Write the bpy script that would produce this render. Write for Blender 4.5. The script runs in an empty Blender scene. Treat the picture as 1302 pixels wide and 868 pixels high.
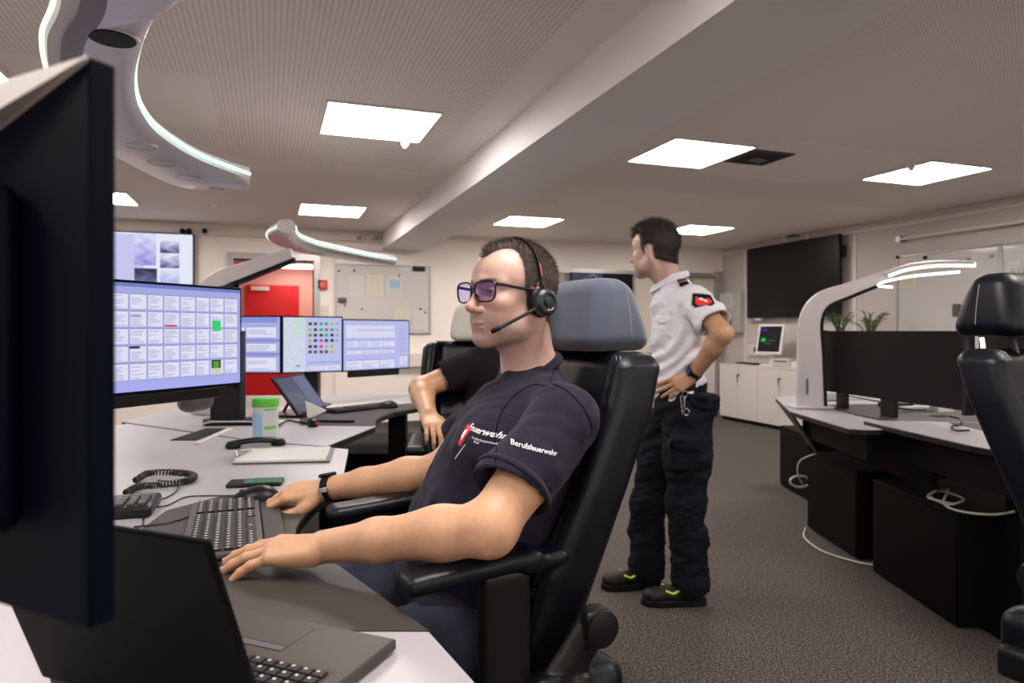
import bpy, math, random
import numpy as np
from mathutils import Vector, Matrix
from mathutils.bvhtree import BVHTree

random.seed(7); rng = np.random.default_rng(7)
# ------------------------------------------------------------ camera, world, light, exposure
FPX, EYE, YAW = 868.0, 1.2, math.radians(19.7)
SIN, COS = math.sin(YAW), math.cos(YAW)
scn = bpy.context.scene
COL = scn.collection
cam_d = bpy.data.cameras.new('camera'); cam = bpy.data.objects.new('camera', cam_d); COL.objects.link(cam)
cam_d.sensor_width = 36; cam_d.lens = 36*FPX/1302; cam_d.shift_y = -14/1302
cam_d.clip_start = .02; cam_d.clip_end = 60
cam.location = (0, 0, EYE); cam.rotation_euler = (math.radians(90), 0, -YAW)
cam_d.dof.use_dof = True; cam_d.dof.focus_distance = 1.42; cam_d.dof.aperture_fstop = 5.0
scn.camera = cam
world = bpy.data.worlds.new('world'); scn.world = world; world.use_nodes = True
world.node_tree.nodes['Background'].inputs[0].default_value = (.72, .8, 1, 1)
world.node_tree.nodes['Background'].inputs[1].default_value = .12
scn.view_settings.view_transform = 'Standard'; scn.view_settings.look = 'None'
scn.view_settings.gamma = 1; scn.view_settings.use_curve_mapping = False
scn.view_settings.exposure = .88
PANEL_POWER = 15.0
scn.cycles.max_bounces = 8; scn.cycles.diffuse_bounces = 5; scn.cycles.sample_clamp_indirect = 6
scn.cycles.use_denoising = True

# ------------------------------------------------------------ helpers
def P(px, py, d):            # a point at a known distance in front of the camera: (across, ahead, height)
    return np.array([(px-651)/FPX*d, d, EYE+(420-py)/FPX*d])
def PZ(px, py, z):           # the point of a level surface at height z
    return P(px, py, FPX*(EYE-z)/(py-420))
def Wd(p):
    p = np.asarray(p, float)
    return np.array([p[0]*COS+p[1]*SIN, -p[0]*SIN+p[1]*COS, p[2] if len(p) > 2 else 0])
def nrm(v):
    v = np.asarray(v, float); return v/np.linalg.norm(v)

def srgb(r, g, b):
    return tuple(((c/255)/12.92 if c/255 <= .04045 else ((c/255+.055)/1.055)**2.4) for c in (r, g, b))

def mat(name, col=(.5, .5, .5), rough=.5, metal=0, spec=.5, emit=None, es=0, attr=False, noise=0, nscale=40, bump=0, bscale=200,
        coat=0, sss=0, alpha=1, sheen=0):
    m = bpy.data.materials.new(name); m.use_nodes = True
    nt = m.node_tree; b = nt.nodes['Principled BSDF']; N = nt.nodes.new; L = nt.links.new
    b.inputs['Base Color'].default_value = (*col, 1); b.inputs['Roughness'].default_value = rough
    b.inputs['Metallic'].default_value = metal; b.inputs['Specular IOR Level'].default_value = spec
    b.inputs['Coat Weight'].default_value = coat; b.inputs['Sheen Weight'].default_value = sheen
    src = None
    if attr:
        a = N('ShaderNodeAttribute'); a.attribute_name = 'Col'; src = a.outputs['Color']
        if emit is None: L(src, b.inputs['Base Color'])
    if noise:
        tc = N('ShaderNodeTexCoord'); nz = N('ShaderNodeTexNoise'); nz.inputs['Scale'].default_value = nscale
        nz.inputs['Detail'].default_value = 4
        L(tc.outputs['Object'], nz.inputs['Vector'])
        mr = N('ShaderNodeMapRange'); mr.inputs[1].default_value = .3; mr.inputs[2].default_value = .7
        mr.inputs[3].default_value = 1-noise; mr.inputs[4].default_value = 1+noise
        L(nz.outputs['Fac'], mr.inputs[0])
        mx = N('ShaderNodeMix'); mx.data_type = 'RGBA'; mx.blend_type = 'MULTIPLY'; mx.inputs['Factor'].default_value = 1
        if src: L(src, mx.inputs['A'])
        else: mx.inputs['A'].default_value = (*col, 1)
        L(mr.outputs[0], mx.inputs['B']); L(mx.outputs['Result'], b.inputs['Base Color'])
    if bump:
        tc = N('ShaderNodeTexCoord'); nz = N('ShaderNodeTexNoise'); nz.inputs['Scale'].default_value = bscale
        nz.inputs['Detail'].default_value = 3
        bp = N('ShaderNodeBump'); bp.inputs['Strength'].default_value = bump; bp.inputs['Distance'].default_value = .002
        L(tc.outputs['Object'], nz.inputs['Vector']); L(nz.outputs['Fac'], bp.inputs['Height']); L(bp.outputs[0], b.inputs['Normal'])
    if sss:
        b.inputs['Subsurface Weight'].default_value = sss; b.inputs['Subsurface Radius'].default_value = (.9, .35, .2)
        b.inputs['Subsurface Scale'].default_value = .006
    if emit is not None:
        b.inputs['Emission Color'].default_value = (*emit, 1); b.inputs['Emission Strength'].default_value = es
        if attr: L(src, b.inputs['Emission Color'])
    if alpha < 1: b.inputs['Alpha'].default_value = alpha
    return m

def props(o, label=None, cat=None, group=None, kind=None):
    if label: o['label'] = label
    if cat: o['category'] = cat
    if group: o['group'] = group
    if kind: o['kind'] = kind
    return o

class Fr:                                   # a thing's own frame: parts are given in the same coordinates the thing was measured in
    def __init__(s, o, base): s.o = o; s.base = np.asarray(base, float)

def thing(name, label, cat, base=(0, 0, 0), group=None):       # measured along the view: turned by the camera's yaw
    o = bpy.data.objects.new(name, None); COL.objects.link(o); o.empty_display_size = .1
    o.location = Wd(base); o.rotation_euler = (0, 0, -YAW); props(o, label, cat, group)
    return Fr(o, base)
def local(name, label, cat, c, fwd=None, group=None, rz=None):   # own frame: c in view coordinates, local +x along fwd
    o = bpy.data.objects.new(name, None); COL.objects.link(o); o.empty_display_size = .1
    o.location = Wd(c); o.rotation_euler = (0, 0, (math.atan2(fwd[1], fwd[0])-YAW) if fwd is not None else rz)
    props(o, label, cat, group); return Fr(o, (0, 0, 0))
def wthing(name, label, cat, base=(0, 0, 0), group=None):        # square to the room
    o = bpy.data.objects.new(name, None); COL.objects.link(o); o.empty_display_size = .1
    o.location = base; props(o, label, cat, group); return Fr(o, base)

def make_mesh(name, V, Fc, mats, mi=None, smooth=35, col=None):
    me = bpy.data.meshes.new(name)
    V = np.asarray(V, np.float32)
    if isinstance(Fc, np.ndarray):
        n = len(Fc); k = Fc.shape[1]
        me.vertices.add(len(V)); me.vertices.foreach_set('co', V.ravel())
        me.loops.add(n*k); me.loops.foreach_set('vertex_index', Fc.ravel().astype(np.int32))
        me.polygons.add(n); me.polygons.foreach_set('loop_start', np.arange(0, n*k, k, dtype=np.int32))
        me.update(calc_edges=True); me.validate()
    else:
        me.from_pydata([tuple(map(float, v)) for v in V], [], Fc); me.update()
    for m in (mats if isinstance(mats, (list, tuple)) else [mats]): me.materials.append(m)
    if mi is not None and len(mi) == len(me.polygons): me.polygons.foreach_set('material_index', np.asarray(mi, np.int32))
    if col is not None:
        ca = me.color_attributes.new('Col', 'FLOAT_COLOR', 'POINT')
        c4 = np.ones((len(V), 4), np.float32); c4[:, :3] = col; ca.data.foreach_set('color', c4.ravel())
    if smooth:
        me.shade_smooth()
        if smooth < 180: me.set_sharp_from_angle(angle=math.radians(smooth))
    return me

def link(name, me, parent=None, bevel=0, bseg=2, C=None, W=None, label=None, cat=None, group=None, kind=None, rz=None):
    o = bpy.data.objects.new(name, me); COL.objects.link(o)
    if parent is not None:
        o.parent = parent.o if isinstance(parent, Fr) else parent
    if bevel:
        b = o.modifiers.new('bevel', 'BEVEL'); b.width = bevel; b.segments = bseg; b.limit_method = 'ANGLE'; b.angle_limit = math.radians(40)
    props(o, label, cat, group, kind)
    return o

def rotz(a):
    c, s = math.cos(a), math.sin(a); return np.array([[c, -s, 0], [s, c, 0], [0, 0, 1.]])
def basis(z, x=(1, 0, 0)):
    z = nrm(z); x = np.asarray(x, float); x = x-z*np.dot(x, z)
    if np.linalg.norm(x) < 1e-5: x = np.array([0, 1., 0])-z*z[1]
    x = nrm(x); return np.array([x, np.cross(z, x), z]).T

class MB:
    def __init__(s): s.v = []; s.f = []; s.m = []; s.c = []
    def add(s, V, Fc, m=0, col=None):
        n = len(s.v); s.v += [tuple(v) for v in V]; s.f += [tuple(i+n for i in f) for f in Fc]; s.m += [m]*len(Fc)
        s.c += [col if col is not None else (1, 1, 1)]*len(V); return s
    def box(s, c, d, R=None, m=0):
        c = np.asarray(c, float); d = np.asarray(d, float)/2
        V = np.array([[x, y, z] for x in (-1, 1) for y in (-1, 1) for z in (-1, 1)], float)*d
        if R is not None:
            if np.isscalar(R): R = rotz(R)
            V = V@np.asarray(R).T
        return s.add(V+c, [(0, 1, 3, 2), (4, 6, 7, 5), (0, 4, 5, 1), (2, 3, 7, 6), (0, 2, 6, 4), (1, 5, 7, 3)], m)
    def b2(s, lo, hi, m=0):
        lo = np.asarray(lo, float); hi = np.asarray(hi, float); return s.box((lo+hi)/2, hi-lo, None, m)
    def prism(s, poly, z0, z1, m=0, O=None, R=None):
        n = len(poly); a = sum(poly[i][0]*poly[(i+1) % n][1]-poly[(i+1) % n][0]*poly[i][1] for i in range(n))
        if a < 0: poly = poly[::-1]
        V = np.array([(p[0], p[1], z) for z in (z0, z1) for p in poly], float)
        if R is not None: V = V@np.asarray(R).T
        if O is not None: V = V+np.asarray(O)
        return s.add(V, [tuple(range(n))[::-1], tuple(range(n, 2*n))]+[(i, (i+1) % n, n+(i+1) % n, n+i) for i in range(n)], m)
    def tube(s, pts, r, seg=8, m=0, flat=None, cap=True):
        pts = [np.asarray(p, float) for p in pts]; n = len(pts)
        rr = [r]*n if np.isscalar(r) else list(r)
        t0 = nrm(pts[1]-pts[0]); up = np.array([0, 0, 1.]) if abs(t0[2]) < .9 else np.array([1., 0, 0])
        x = nrm(np.cross(up, t0)); V = []
        for i, p in enumerate(pts):
            t = nrm(pts[min(i+1, n-1)]-pts[max(i-1, 0)]); x = nrm(x-t*np.dot(x, t)); y = np.cross(t, x)
            for k in range(seg):
                a = 2*math.pi*k/seg
                ra, rb = (rr[i], rr[i]) if flat is None else (rr[i]*flat[0], rr[i]*flat[1])
                V.append(p+x*math.cos(a)*ra+y*math.sin(a)*rb)
        Fc = [(i*seg+k, i*seg+(k+1) % seg, (i+1)*seg+(k+1) % seg, (i+1)*seg+k) for i in range(n-1) for k in range(seg)]
        if cap: Fc += [tuple(range(seg))[::-1], tuple(range((n-1)*seg, n*seg))]
        return s.add(V, Fc, m)
    def ring(s, c, R, rx, ry, r, n=40, seg=8, m=0, a0=0, a1=2*math.pi, flat=None):
        closed = abs(a1-a0-2*math.pi) < 1e-6
        an = np.linspace(a0, a1, n+1)
        pts = [np.asarray(c)+R@np.array([math.cos(a)*rx, math.sin(a)*ry, 0]) for a in an]
        return s.tube(pts, r, seg, m, flat, cap=not closed)
    def lathe(s, prof, c=(0, 0, 0), R=None, seg=24, m=0):
        V = []; n = len(prof)
        for (r, z) in prof:
            for k in range(seg):
                a = 2*math.pi*k/seg; V.append((r*math.cos(a), r*math.sin(a), z))
        V = np.array(V)
        if R is not None: V = V@np.asarray(R).T
        V = V+np.asarray(c, float)
        Fc = [(i*seg+k, i*seg+(k+1) % seg, (i+1)*seg+(k+1) % seg, (i+1)*seg+k) for i in range(n-1) for k in range(seg)]
        Fc += [tuple(range(seg))[::-1], tuple(range((n-1)*seg, n*seg))]
        return s.add(V, Fc, m)
    def build(s, name, mats, parent=None, bevel=0, bseg=2, smooth=35, useC=False, **kw):
        V = np.array(s.v, float)
        if isinstance(parent, Fr): V = V-parent.base
        elif parent is None: raise ValueError
        me = make_mesh(name, V, s.f, mats, s.m, smooth, np.array(s.c) if useC else None)
        return link(name, me, parent, bevel, bseg, **kw)
    def solo(s, name, mats, label=None, cat=None, base=(0, 0, 0), frame='C', bevel=0, bseg=2, smooth=35, group=None, kind=None, useC=False):
        V = np.array(s.v, float)-np.asarray(base, float)
        me = make_mesh(name, V, s.f, mats, s.m, smooth, np.array(s.c) if useC else None)
        o = link(name, me, None, bevel, bseg, label=label, cat=cat, group=group, kind=kind)
        if frame == 'C': o.location = Wd(base); o.rotation_euler = (0, 0, -YAW)
        else: o.location = base
        return o

def sub(parent_fr, obj):                  # parts of a part share the thing's frame
    return Fr(obj, parent_fr.base)

def spline(pts, n=8):                     # Catmull-Rom through pts
    p = [np.asarray(q, float) for q in pts]; p = [2*p[0]-p[1]]+p+[2*p[-1]-p[-2]]; out = []
    for i in range(1, len(p)-2):
        for k in range(n):
            t = k/n; a, b, c, d = p[i-1:i+3]
            out.append(.5*((2*b)+(-a+c)*t+(2*a-5*b+4*c-d)*t*t+(-a+3*b-3*c+d)*t**3))
    out.append(p[-2]); return out

# ------------------------------------------------------------ smooth solids: distance fields meshed on a grid
class Sdf:
    def __init__(s): s.ops = []
    def cone(s, a, b, ra, rb=None, k=.01, op='u', flat=None):
        a = np.asarray(a, float); b = np.asarray(b, float); rb = ra if rb is None else rb
        def f(x, y, z):
            ab = b-a; L2 = max(float(ab@ab), 1e-9)
            px, py, pz = x-a[0], y-a[1], z-a[2]
            t = np.clip((px*ab[0]+py*ab[1]+pz*ab[2])/L2, 0, 1)
            qx, qy, qz = px-t*ab[0], py-t*ab[1], pz-t*ab[2]
            if flat is not None:
                d, fac = flat; e = (qx*d[0]+qy*d[1]+qz*d[2])*(fac-1)
                qx = qx+e*d[0]; qy = qy+e*d[1]; qz = qz+e*d[2]
                return (np.sqrt(qx*qx+qy*qy+qz*qz)-(ra+(rb-ra)*t))/max(1, fac**.5)
            return np.sqrt(qx*qx+qy*qy+qz*qz)-(ra+(rb-ra)*t)
        lo = np.minimum(a-ra, b-rb); hi = np.maximum(a+ra, b+rb)
        if flat is not None and flat[1] < 1: e = max(ra, rb)*(1/flat[1]-1); lo = lo-e; hi = hi+e
        s.ops.append((f, lo, hi, k, op)); return s
    def chain(s, pts, rr, k=.01, op='u', flat=None):
        for i in range(len(pts)-1): s.cone(pts[i], pts[i+1], rr[i], rr[i+1], k, op, flat)
        return s
    def ell(s, c, r, R=None, k=.01, op='u'):
        c = np.asarray(c, float); r = np.asarray(r, float)*np.ones(3); R = np.eye(3) if R is None else np.asarray(R)
        def f(x, y, z):
            x, y, z = x-c[0], y-c[1], z-c[2]
            u = (x*R[0, 0]+y*R[1, 0]+z*R[2, 0]); v = (x*R[0, 1]+y*R[1, 1]+z*R[2, 1]); w = (x*R[0, 2]+y*R[1, 2]+z*R[2, 2])
            k0 = np.sqrt((u/r[0])**2+(v/r[1])**2+(w/r[2])**2)
            k1 = np.sqrt((u/r[0]**2)**2+(v/r[1]**2)**2+(w/r[2]**2)**2)
            return k0*(k0-1)/np.maximum(k1, 1e-6)
        e = np.sqrt(((R*r)**2).sum(1)); s.ops.append((f, c-e, c+e, k, op)); return s
    def rbox(s, c, h, r, R=None, k=.01, op='u'):
        c = np.asarray(c, float); h = np.asarray(h, float)-r; R = np.eye(3) if R is None else np.asarray(R)
        def f(x, y, z):
            x, y, z = x-c[0], y-c[1], z-c[2]
            q = [abs(x*R[0, i]+y*R[1, i]+z*R[2, i])-h[i] for i in range(3)]
            out = np.sqrt(sum(np.maximum(t, 0)**2 for t in q))
            return out+np.minimum(np.maximum(q[0], np.maximum(q[1], q[2])), 0)-r
        e = np.abs(R)@(h+r); s.ops.append((f, c-e, c+e, k, op)); return s
    def half(s, p, n, k=.002):            # keep the side away from n
        p = np.asarray(p, float); n = nrm(n)
        s.ops.append((lambda x, y, z: -((x-p[0])*n[0]+(y-p[1])*n[1]+(z-p[2])*n[2]), None, None, k, 's')); return s
    def field(s, fn): s.ops.append((fn, None, None, 0, 'f')); return s
    def grid(s, h):
        U = [o for o in s.ops if o[4] == 'u']
        lo = np.min([o[1] for o in U], 0)-3*h; hi = np.max([o[2] for o in U], 0)+3*h
        n = np.ceil((hi-lo)/h).astype(int)+1
        D = np.full(tuple(n), 1., np.float32)
        ax = [(lo[i]+np.arange(n[i])*h).astype(np.float32) for i in range(3)]
        for f, l, u, k, op in s.ops:
            if l is None: sl = (slice(None),)*3
            else:
                m = k+3.5*h if op == 'u' else k+2*h
                i0 = np.clip(np.floor((l-m-lo)/h).astype(int), 0, n); i1 = np.clip(np.ceil((u+m-lo)/h).astype(int)+1, 0, n)
                if np.any(i1 <= i0): continue
                sl = tuple(slice(a, b) for a, b in zip(i0, i1))
            x = ax[0][sl[0]][:, None, None]; y = ax[1][sl[1]][None, :, None]; z = ax[2][sl[2]][None, None, :]
            A = D[sl]
            if op == 'f': D[sl] = f(A, x, y, z); continue
            B = f(x, y, z).astype(np.float32)
            kk = max(k, 1e-5)
            if op == 'u':
                hh = np.maximum(kk-np.abs(A-B), 0)/kk; D[sl] = np.minimum(A, B)-hh*hh*kk*.25
            elif op == 's':
                hh = np.maximum(kk-np.abs(A+B), 0)/kk; D[sl] = np.maximum(A, -B)+hh*hh*kk*.25
            elif op == 'i':
                hh = np.maximum(kk-np.abs(A-B), 0)/kk; D[sl] = np.maximum(A, B)+hh*hh*kk*.25
        return D, lo, h
    def mesh(s, h):
        D, lo, h = s.grid(h); return nets(D, lo, h)

def nets(D, lo, h):
    S = D < 0; n = np.array(D.shape)
    c = np.zeros(tuple(n-1), np.int8)
    for a in (0, 1):
        for b in (0, 1):
            for e in (0, 1): c += S[a:n[0]-1+a, b:n[1]-1+b, e:n[2]-1+e]
    I = np.argwhere((c > 0) & (c < 8)); idx = -np.ones(tuple(n-1), np.int32); idx[tuple(I.T)] = np.arange(len(I))
    acc = np.zeros((len(I), 3)); cnt = np.zeros(len(I))
    cor = [(a, b, e) for a in (0, 1) for b in (0, 1) for e in (0, 1)]
    val = {q: D[I[:, 0]+q[0], I[:, 1]+q[1], I[:, 2]+q[2]].astype(float) for q in cor}
    for q in cor:
        for axx in range(3):
            if q[axx]: continue
            r = list(q); r[axx] = 1; r = tuple(r); va, vb = val[q], val[r]
            m = (va < 0) != (vb < 0); t = np.where(m, va/np.where(m, va-vb, 1), 0)
            p = np.tile(np.array(q, float), (len(I), 1)); p[:, axx] = t
            acc[m] += p[m]; cnt[m] += 1
    V = (I+acc/cnt[:, None])*h+lo; F = []
    for axx in range(3):
        a = [slice(None)]*3; b = [slice(None)]*3; a[axx] = slice(0, -1); b[axx] = slice(1, None)
        A, B = S[tuple(a)], S[tuple(b)]; E = np.argwhere(A != B); o1, o2 = (axx+1) % 3, (axx+2) % 3
        E = E[(E[:, o1] > 0) & (E[:, o2] > 0) & (E[:, o1] < n[o1]-1) & (E[:, o2] < n[o2]-1)]
        sg = A[tuple(E.T)]
        def at(d1, d2):
            e = E.copy(); e[:, o1] -= d1; e[:, o2] -= d2; return idx[tuple(e.T)]
        Q = np.stack([at(1, 1), at(0, 1), at(0, 0), at(1, 0)], 1); Q[~sg] = Q[~sg][:, ::-1]; F.append(Q)
    F = np.concatenate(F); F = F[(F >= 0).all(1)]
    return V, F

def join(parts):
    V = []; F = []; n = 0
    for v, f in parts: V.append(v); F.append(f+n); n += len(v)
    return np.concatenate(V), np.concatenate(F)
def vnormals(V, F):
    a = V[F[:, 2]]-V[F[:, 0]]; b = V[F[:, 3]]-V[F[:, 1]]; c = np.cross(a, b); N = np.zeros_like(V)
    for i in range(4): np.add.at(N, F[:, i], c)
    return N/np.maximum(np.linalg.norm(N, axis=1, keepdims=True), 1e-12)
def wob(V, s, seed=0):                     # smooth folds: sines bent by other sines
    r = np.random.default_rng(seed); out = np.zeros(len(V)); q = V*s
    for i in range(6):
        k = r.normal(size=3); k /= np.linalg.norm(k); k2 = r.normal(size=3)*.7
        out += np.sin(q@k*(1+.5*i)+2*np.sin(q@k2+r.uniform(0, 6))+r.uniform(0, 6))/(1+.45*i)
    return out/3
def ss(a, b, x):
    t = np.clip((x-a)/(b-a), 0, 1); return t*t*(3-2*t)
def solid(name, V, F, mats, parent, col=None, smooth=180, **kw):
    if isinstance(parent, Fr): V = V-parent.base
    return link(name, make_mesh(name, V, F, mats, None, smooth, col), parent, **kw)
# ------------------------------------------------------------ materials
M = {}
def mk(n, *a, **k): M[n] = mat(n, *a, **k); return M[n]
mk('wall', (.86, .79, .73), .6); mk('wall_trim', (.72, .66, .62), .5); mk('alu', (.42, .41, .40), .35, .6)  # wall: stronger light near the back wall is put into this colour
mk('white_plastic', (.66, .63, .60), .32); mk('lamp_white', (.52, .49, .51), .3, coat=.2); mk('desk_white', (.40, .385, .41), .36, spec=.4)
mk('desk_grey', (.052, .044, .040), .5, spec=.3, bump=.1, bscale=500); mk('edge_black', (.010, .010, .010), .5, spec=.25)
mk('under_black', (.004, .0035, .0035), .6, spec=.1); mk('ped_black', (.0035, .0028, .0026), .6, spec=.10, noise=.15, nscale=120)
mk('black_plastic', (.006, .006, .007), .38, spec=.3); mk('black_matte', (.005, .005, .006), .65, spec=.2); mk('monitor_back', (.0015, .003, .009), .55, spec=.06)  # monitor back: blue reflected sheen put into the base colour
mk('lid_black', (.003, .0026, .0026), .55, spec=.10); mk('laptop_deck', (.050, .043, .037), .45, spec=.3, bump=.05, bscale=900); mk('key_black', (.009, .008, .009), .45, spec=.3)
mk('key_grey', (.030, .026, .024), .5, spec=.3); mk('key_mark', (.6, .58, .55), .5); mk('grey_plastic', (.09, .085, .085), .45, spec=.3)
mk('chrome', (.6, .6, .6), .2, 1); mk('steel_dark', (.06, .06, .065), .4, .6)
mk('leather', (.0035, .0045, .0085), .38, spec=.28, bump=.25, bscale=260); mk('stitch', (.22, .21, .22), .6)  # leather: the blue of its sheen is put into the base colour
mk('head_fabric', (.056, .070, .112), .85, bump=.4, bscale=700, sheen=.3); mk('white_cloth', (.6, .57, .52), .8)
mk('navy_cloth', (.017, .0145, .030), .92, spec=.2, bump=.35, bscale=900, noise=.12, nscale=60, sheen=.05)
mk('black_cloth', (.0095, .007, .011), .92, spec=.2, bump=.3, bscale=700); mk('navy_trouser', (.026, .028, .048), .88, spec=.2, bump=.35, bscale=600, noise=.15, nscale=30)
mk('dark_trouser', (.0042, .0055, .0105), .9, spec=.2, bump=.3, bscale=500); mk('white_shirt', (.72, .715, .79), .8, bump=.2, bscale=600)
mk('shoe_black', (.006, .005, .005), .5, spec=.3); mk('hi_vis', (.55, .75, .08), .5); mk('text_white', (.78, .78, .80), .7); mk('red', (.55, .02, .02), .6)
mk('skin', (.6, .35, .24), .44, attr=True, sss=.12, bump=.12, bscale=500, noise=.05, nscale=90); mk('hair', (.080, .060, .050), .6, spec=.35, noise=.35, nscale=300, bump=.9, bscale=500)
mk('hair2', (.030, .018, .012), .55, noise=.3, nscale=300, bump=.8, bscale=400); mk('eye_white', (.7, .68, .66), .15); mk('iris', (.03, .02, .015), .1)
mk('frame_black', (.005, .004, .005), .3); mk('carpet_dummy', (.1, .1, .1)); mk('paper', (.60, .59, .57), .7); mk('paper_yellow', (.66, .62, .50), .7)
mk('board', (.56, .54, .53), .25, coat=.2); mk('red_door', (.62, .012, .015), .35); mk('red_lit_wall', (.80, .42, .34), .6)  # corridor walls: pink of the red light put into the paint
mk('felt', (.017, .0145, .0145), .95, spec=.1, noise=.45, nscale=160, bump=.5, bscale=400); mk('green_plastic', (.10, .55, .03), .35)
mk('can_white', (.60, .62, .64), .4); mk('can_blue', (.30, .50, .68), .5); mk('cable_white', (.5, .48, .42), .5); mk('cable_black', (.01, .01, .01), .45)
mk('leaf', (.05, .12, .035), .5); mk('pot', (.3, .28, .26), .6); mk('tv_black', (.005, .005, .006), .3, spec=.3); mk('box_grey', (.45, .44, .43), .5)
mk('cab_white', (.62, .575, .56), .45); mk('pink_plastic', (.7, .12, .12), .4); mk('phone_glow', (0, 0, 0), .2, emit=(.04, .35, .06), es=.16)
mk('screen', (0, 0, 0), .4, spec=.08, attr=True, emit=(1, 1, 1), es=.50); mk('led', (0, 0, 0), .4, emit=(.55, 1, .78), es=.9); mk('led_white', (0, 0, 0), .4, emit=(1, .98, .88), es=1.6)
mk('led_soft', (0, 0, 0), .4, emit=(.85, 1, .82), es=.6)
mk('red_led', (0, 0, 0), .4, emit=(1, .15, .12), es=3); mk('panel', (0, 0, 0), .5, emit=(1, .925, .86), es=PANEL_POWER)
mk('corridor_panel', (0, 0, 0), .5, emit=(1, .93, .88), es=8)
m = M['lens'] = bpy.data.materials.new('lens'); m.use_nodes = True          # thin coated spectacle glass
nt = m.node_tree; nt.nodes.remove(nt.nodes['Principled BSDF']); out = nt.nodes['Material Output']
g = nt.nodes.new('ShaderNodeBsdfGlossy'); g.inputs[0].default_value = (.22, .16, 1, 1); g.inputs['Roughness'].default_value = .08
t = nt.nodes.new('ShaderNodeBsdfTransparent'); t.inputs[0].default_value = (.88, .87, .98, 1)
f = nt.nodes.new('ShaderNodeLayerWeight'); f.inputs[0].default_value = .35
mr = nt.nodes.new('ShaderNodeMapRange'); mr.inputs[3].default_value = .16; mr.inputs[4].default_value = .5
x = nt.nodes.new('ShaderNodeMixShader'); L = nt.links.new
L(f.outputs['Fresnel'], mr.inputs[0]); L(mr.outputs[0], x.inputs[0]); L(t.outputs[0], x.inputs[1]); L(g.outputs[0], x.inputs[2]); L(x.outputs[0], out.inputs[0])
m = M['carpet'] = mat('carpet', (.1, .1, .1), .95); nt = m.node_tree; b = nt.nodes['Principled BSDF']; L = nt.links.new   # speckled loop carpet
tc = nt.nodes.new('ShaderNodeTexCoord'); n1 = nt.nodes.new('ShaderNodeTexNoise'); n1.inputs['Scale'].default_value = 120; n1.inputs['Detail'].default_value = 5; n1.inputs['Roughness'].default_value = .75
cr = nt.nodes.new('ShaderNodeValToRGB'); cr.color_ramp.elements[0].position = .45; cr.color_ramp.elements[0].color = (.010, .008, .007, 1)
cr.color_ramp.elements[1].position = .64; cr.color_ramp.elements[1].color = (.225, .185, .160, 1)
L(tc.outputs['Object'], n1.inputs['Vector']); L(n1.outputs['Fac'], cr.inputs[0]); L(cr.outputs[0], b.inputs['Base Color'])
bp = nt.nodes.new('ShaderNodeBump'); bp.inputs['Strength'].default_value = .5; bp.inputs['Distance'].default_value = .003; L(n1.outputs['Fac'], bp.inputs['Height']); L(bp.outputs[0], b.inputs['Normal'])

m = M['ceiling'] = mat('ceiling', (.83, .775, .74), .7); nt = m.node_tree; b = nt.nodes['Principled BSDF']; L = nt.links.new; N = nt.nodes.new
tc = N('ShaderNodeTexCoord'); sx = N('ShaderNodeSeparateXYZ'); L(tc.outputs['Object'], sx.inputs[0])
def mth(op, a, bb=None, c=None):
    n = N('ShaderNodeMath'); n.operation = op
    for i, q in enumerate((a, bb, c)):
        if q is None: continue
        if isinstance(q, (int, float)): n.inputs[i].default_value = q
        else: L(q, n.inputs[i])
    return n.outputs[0]
def hole(ax, pitch): return mth('SINE', mth('MULTIPLY', ax, 2*math.pi/pitch))
hx, hy = hole(sx.outputs[0], .022), hole(sx.outputs[1], .014)
dots = mth('MULTIPLY', mth('MULTIPLY_ADD', hx, .5, .5), mth('MULTIPLY_ADD', hy, .5, .5))
dots = mth('GREATER_THAN', dots, .52)
def inr(v, a, c): return mth('MULTIPLY', mth('GREATER_THAN', v, a), mth('LESS_THAN', v, c))
X_, Y_ = sx.outputs[0], sx.outputs[1]
plain = mth('MAXIMUM', mth('MULTIPLY', inr(X_, -3, -.26), inr(Y_, 3.52, 4.42)), mth('MULTIPLY', inr(X_, 3.05, 4.3), inr(Y_, 3.45, 4.45)))
plain = mth('MAXIMUM', plain, inr(Y_, 5.1, 9)); plain = mth('MAXIMUM', plain, inr(X_, 1.1, 2.05))
dots = mth('MULTIPLY', dots, mth('SUBTRACT', 1, plain))
mx = N('ShaderNodeMix'); mx.data_type = 'RGBA'; mx.inputs['A'].default_value = (.83, .775, .74, 1); mx.inputs['B'].default_value = (.52, .475, .455, 1)
L(dots, mx.inputs['Factor']); L(mx.outputs['Result'], b.inputs['Base Color'])

# ------------------------------------------------------------ the room
XR, YB, XL, YF, ZC = 6.3, 8.4, -3.4, -2.6, 2.4
def bw(px, py=420, Y=YB):              # point of the back wall plane
    r = (px-651)/FPX; d = Y/(COS-r*SIN); return np.array([d*SIN+r*d*COS, Y, EYE+(420-py)/FPX*d])
def rw(px, py=420, X=XR):
    r = (px-651)/FPX; d = X/(SIN+r*COS); return np.array([X, d*(COS-r*SIN), EYE+(420-py)/FPX*d])
def structure(mb, name, m, **k): return mb.solo(name, m, frame='W', kind='structure', smooth=0, **k)
structure(MB().b2((XL-.2, YF-.2, -.1), (XR+.2, YB+5.2, 0)), 'floor', M['carpet'])
structure(MB().b2((XL-.2, YF-.2, ZC), (XR+.2, YB+.2, ZC+.1)), 'ceiling', M['ceiling'])
dx0, dx1, dz = bw(297)[0], bw(399)[0], bw(340, 330)[2]
wx0, wx1, wz = bw(690)[0], bw(909)[0], bw(800, 346)[2]
wb = MB(); w = .2
wb.b2((XL-.2, YB, 0), (dx0, YB+w, ZC)); wb.b2((dx0, YB, dz), (dx1, YB+w, ZC)); wb.b2((dx1, YB, 0), (wx0, YB+w, ZC))
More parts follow.
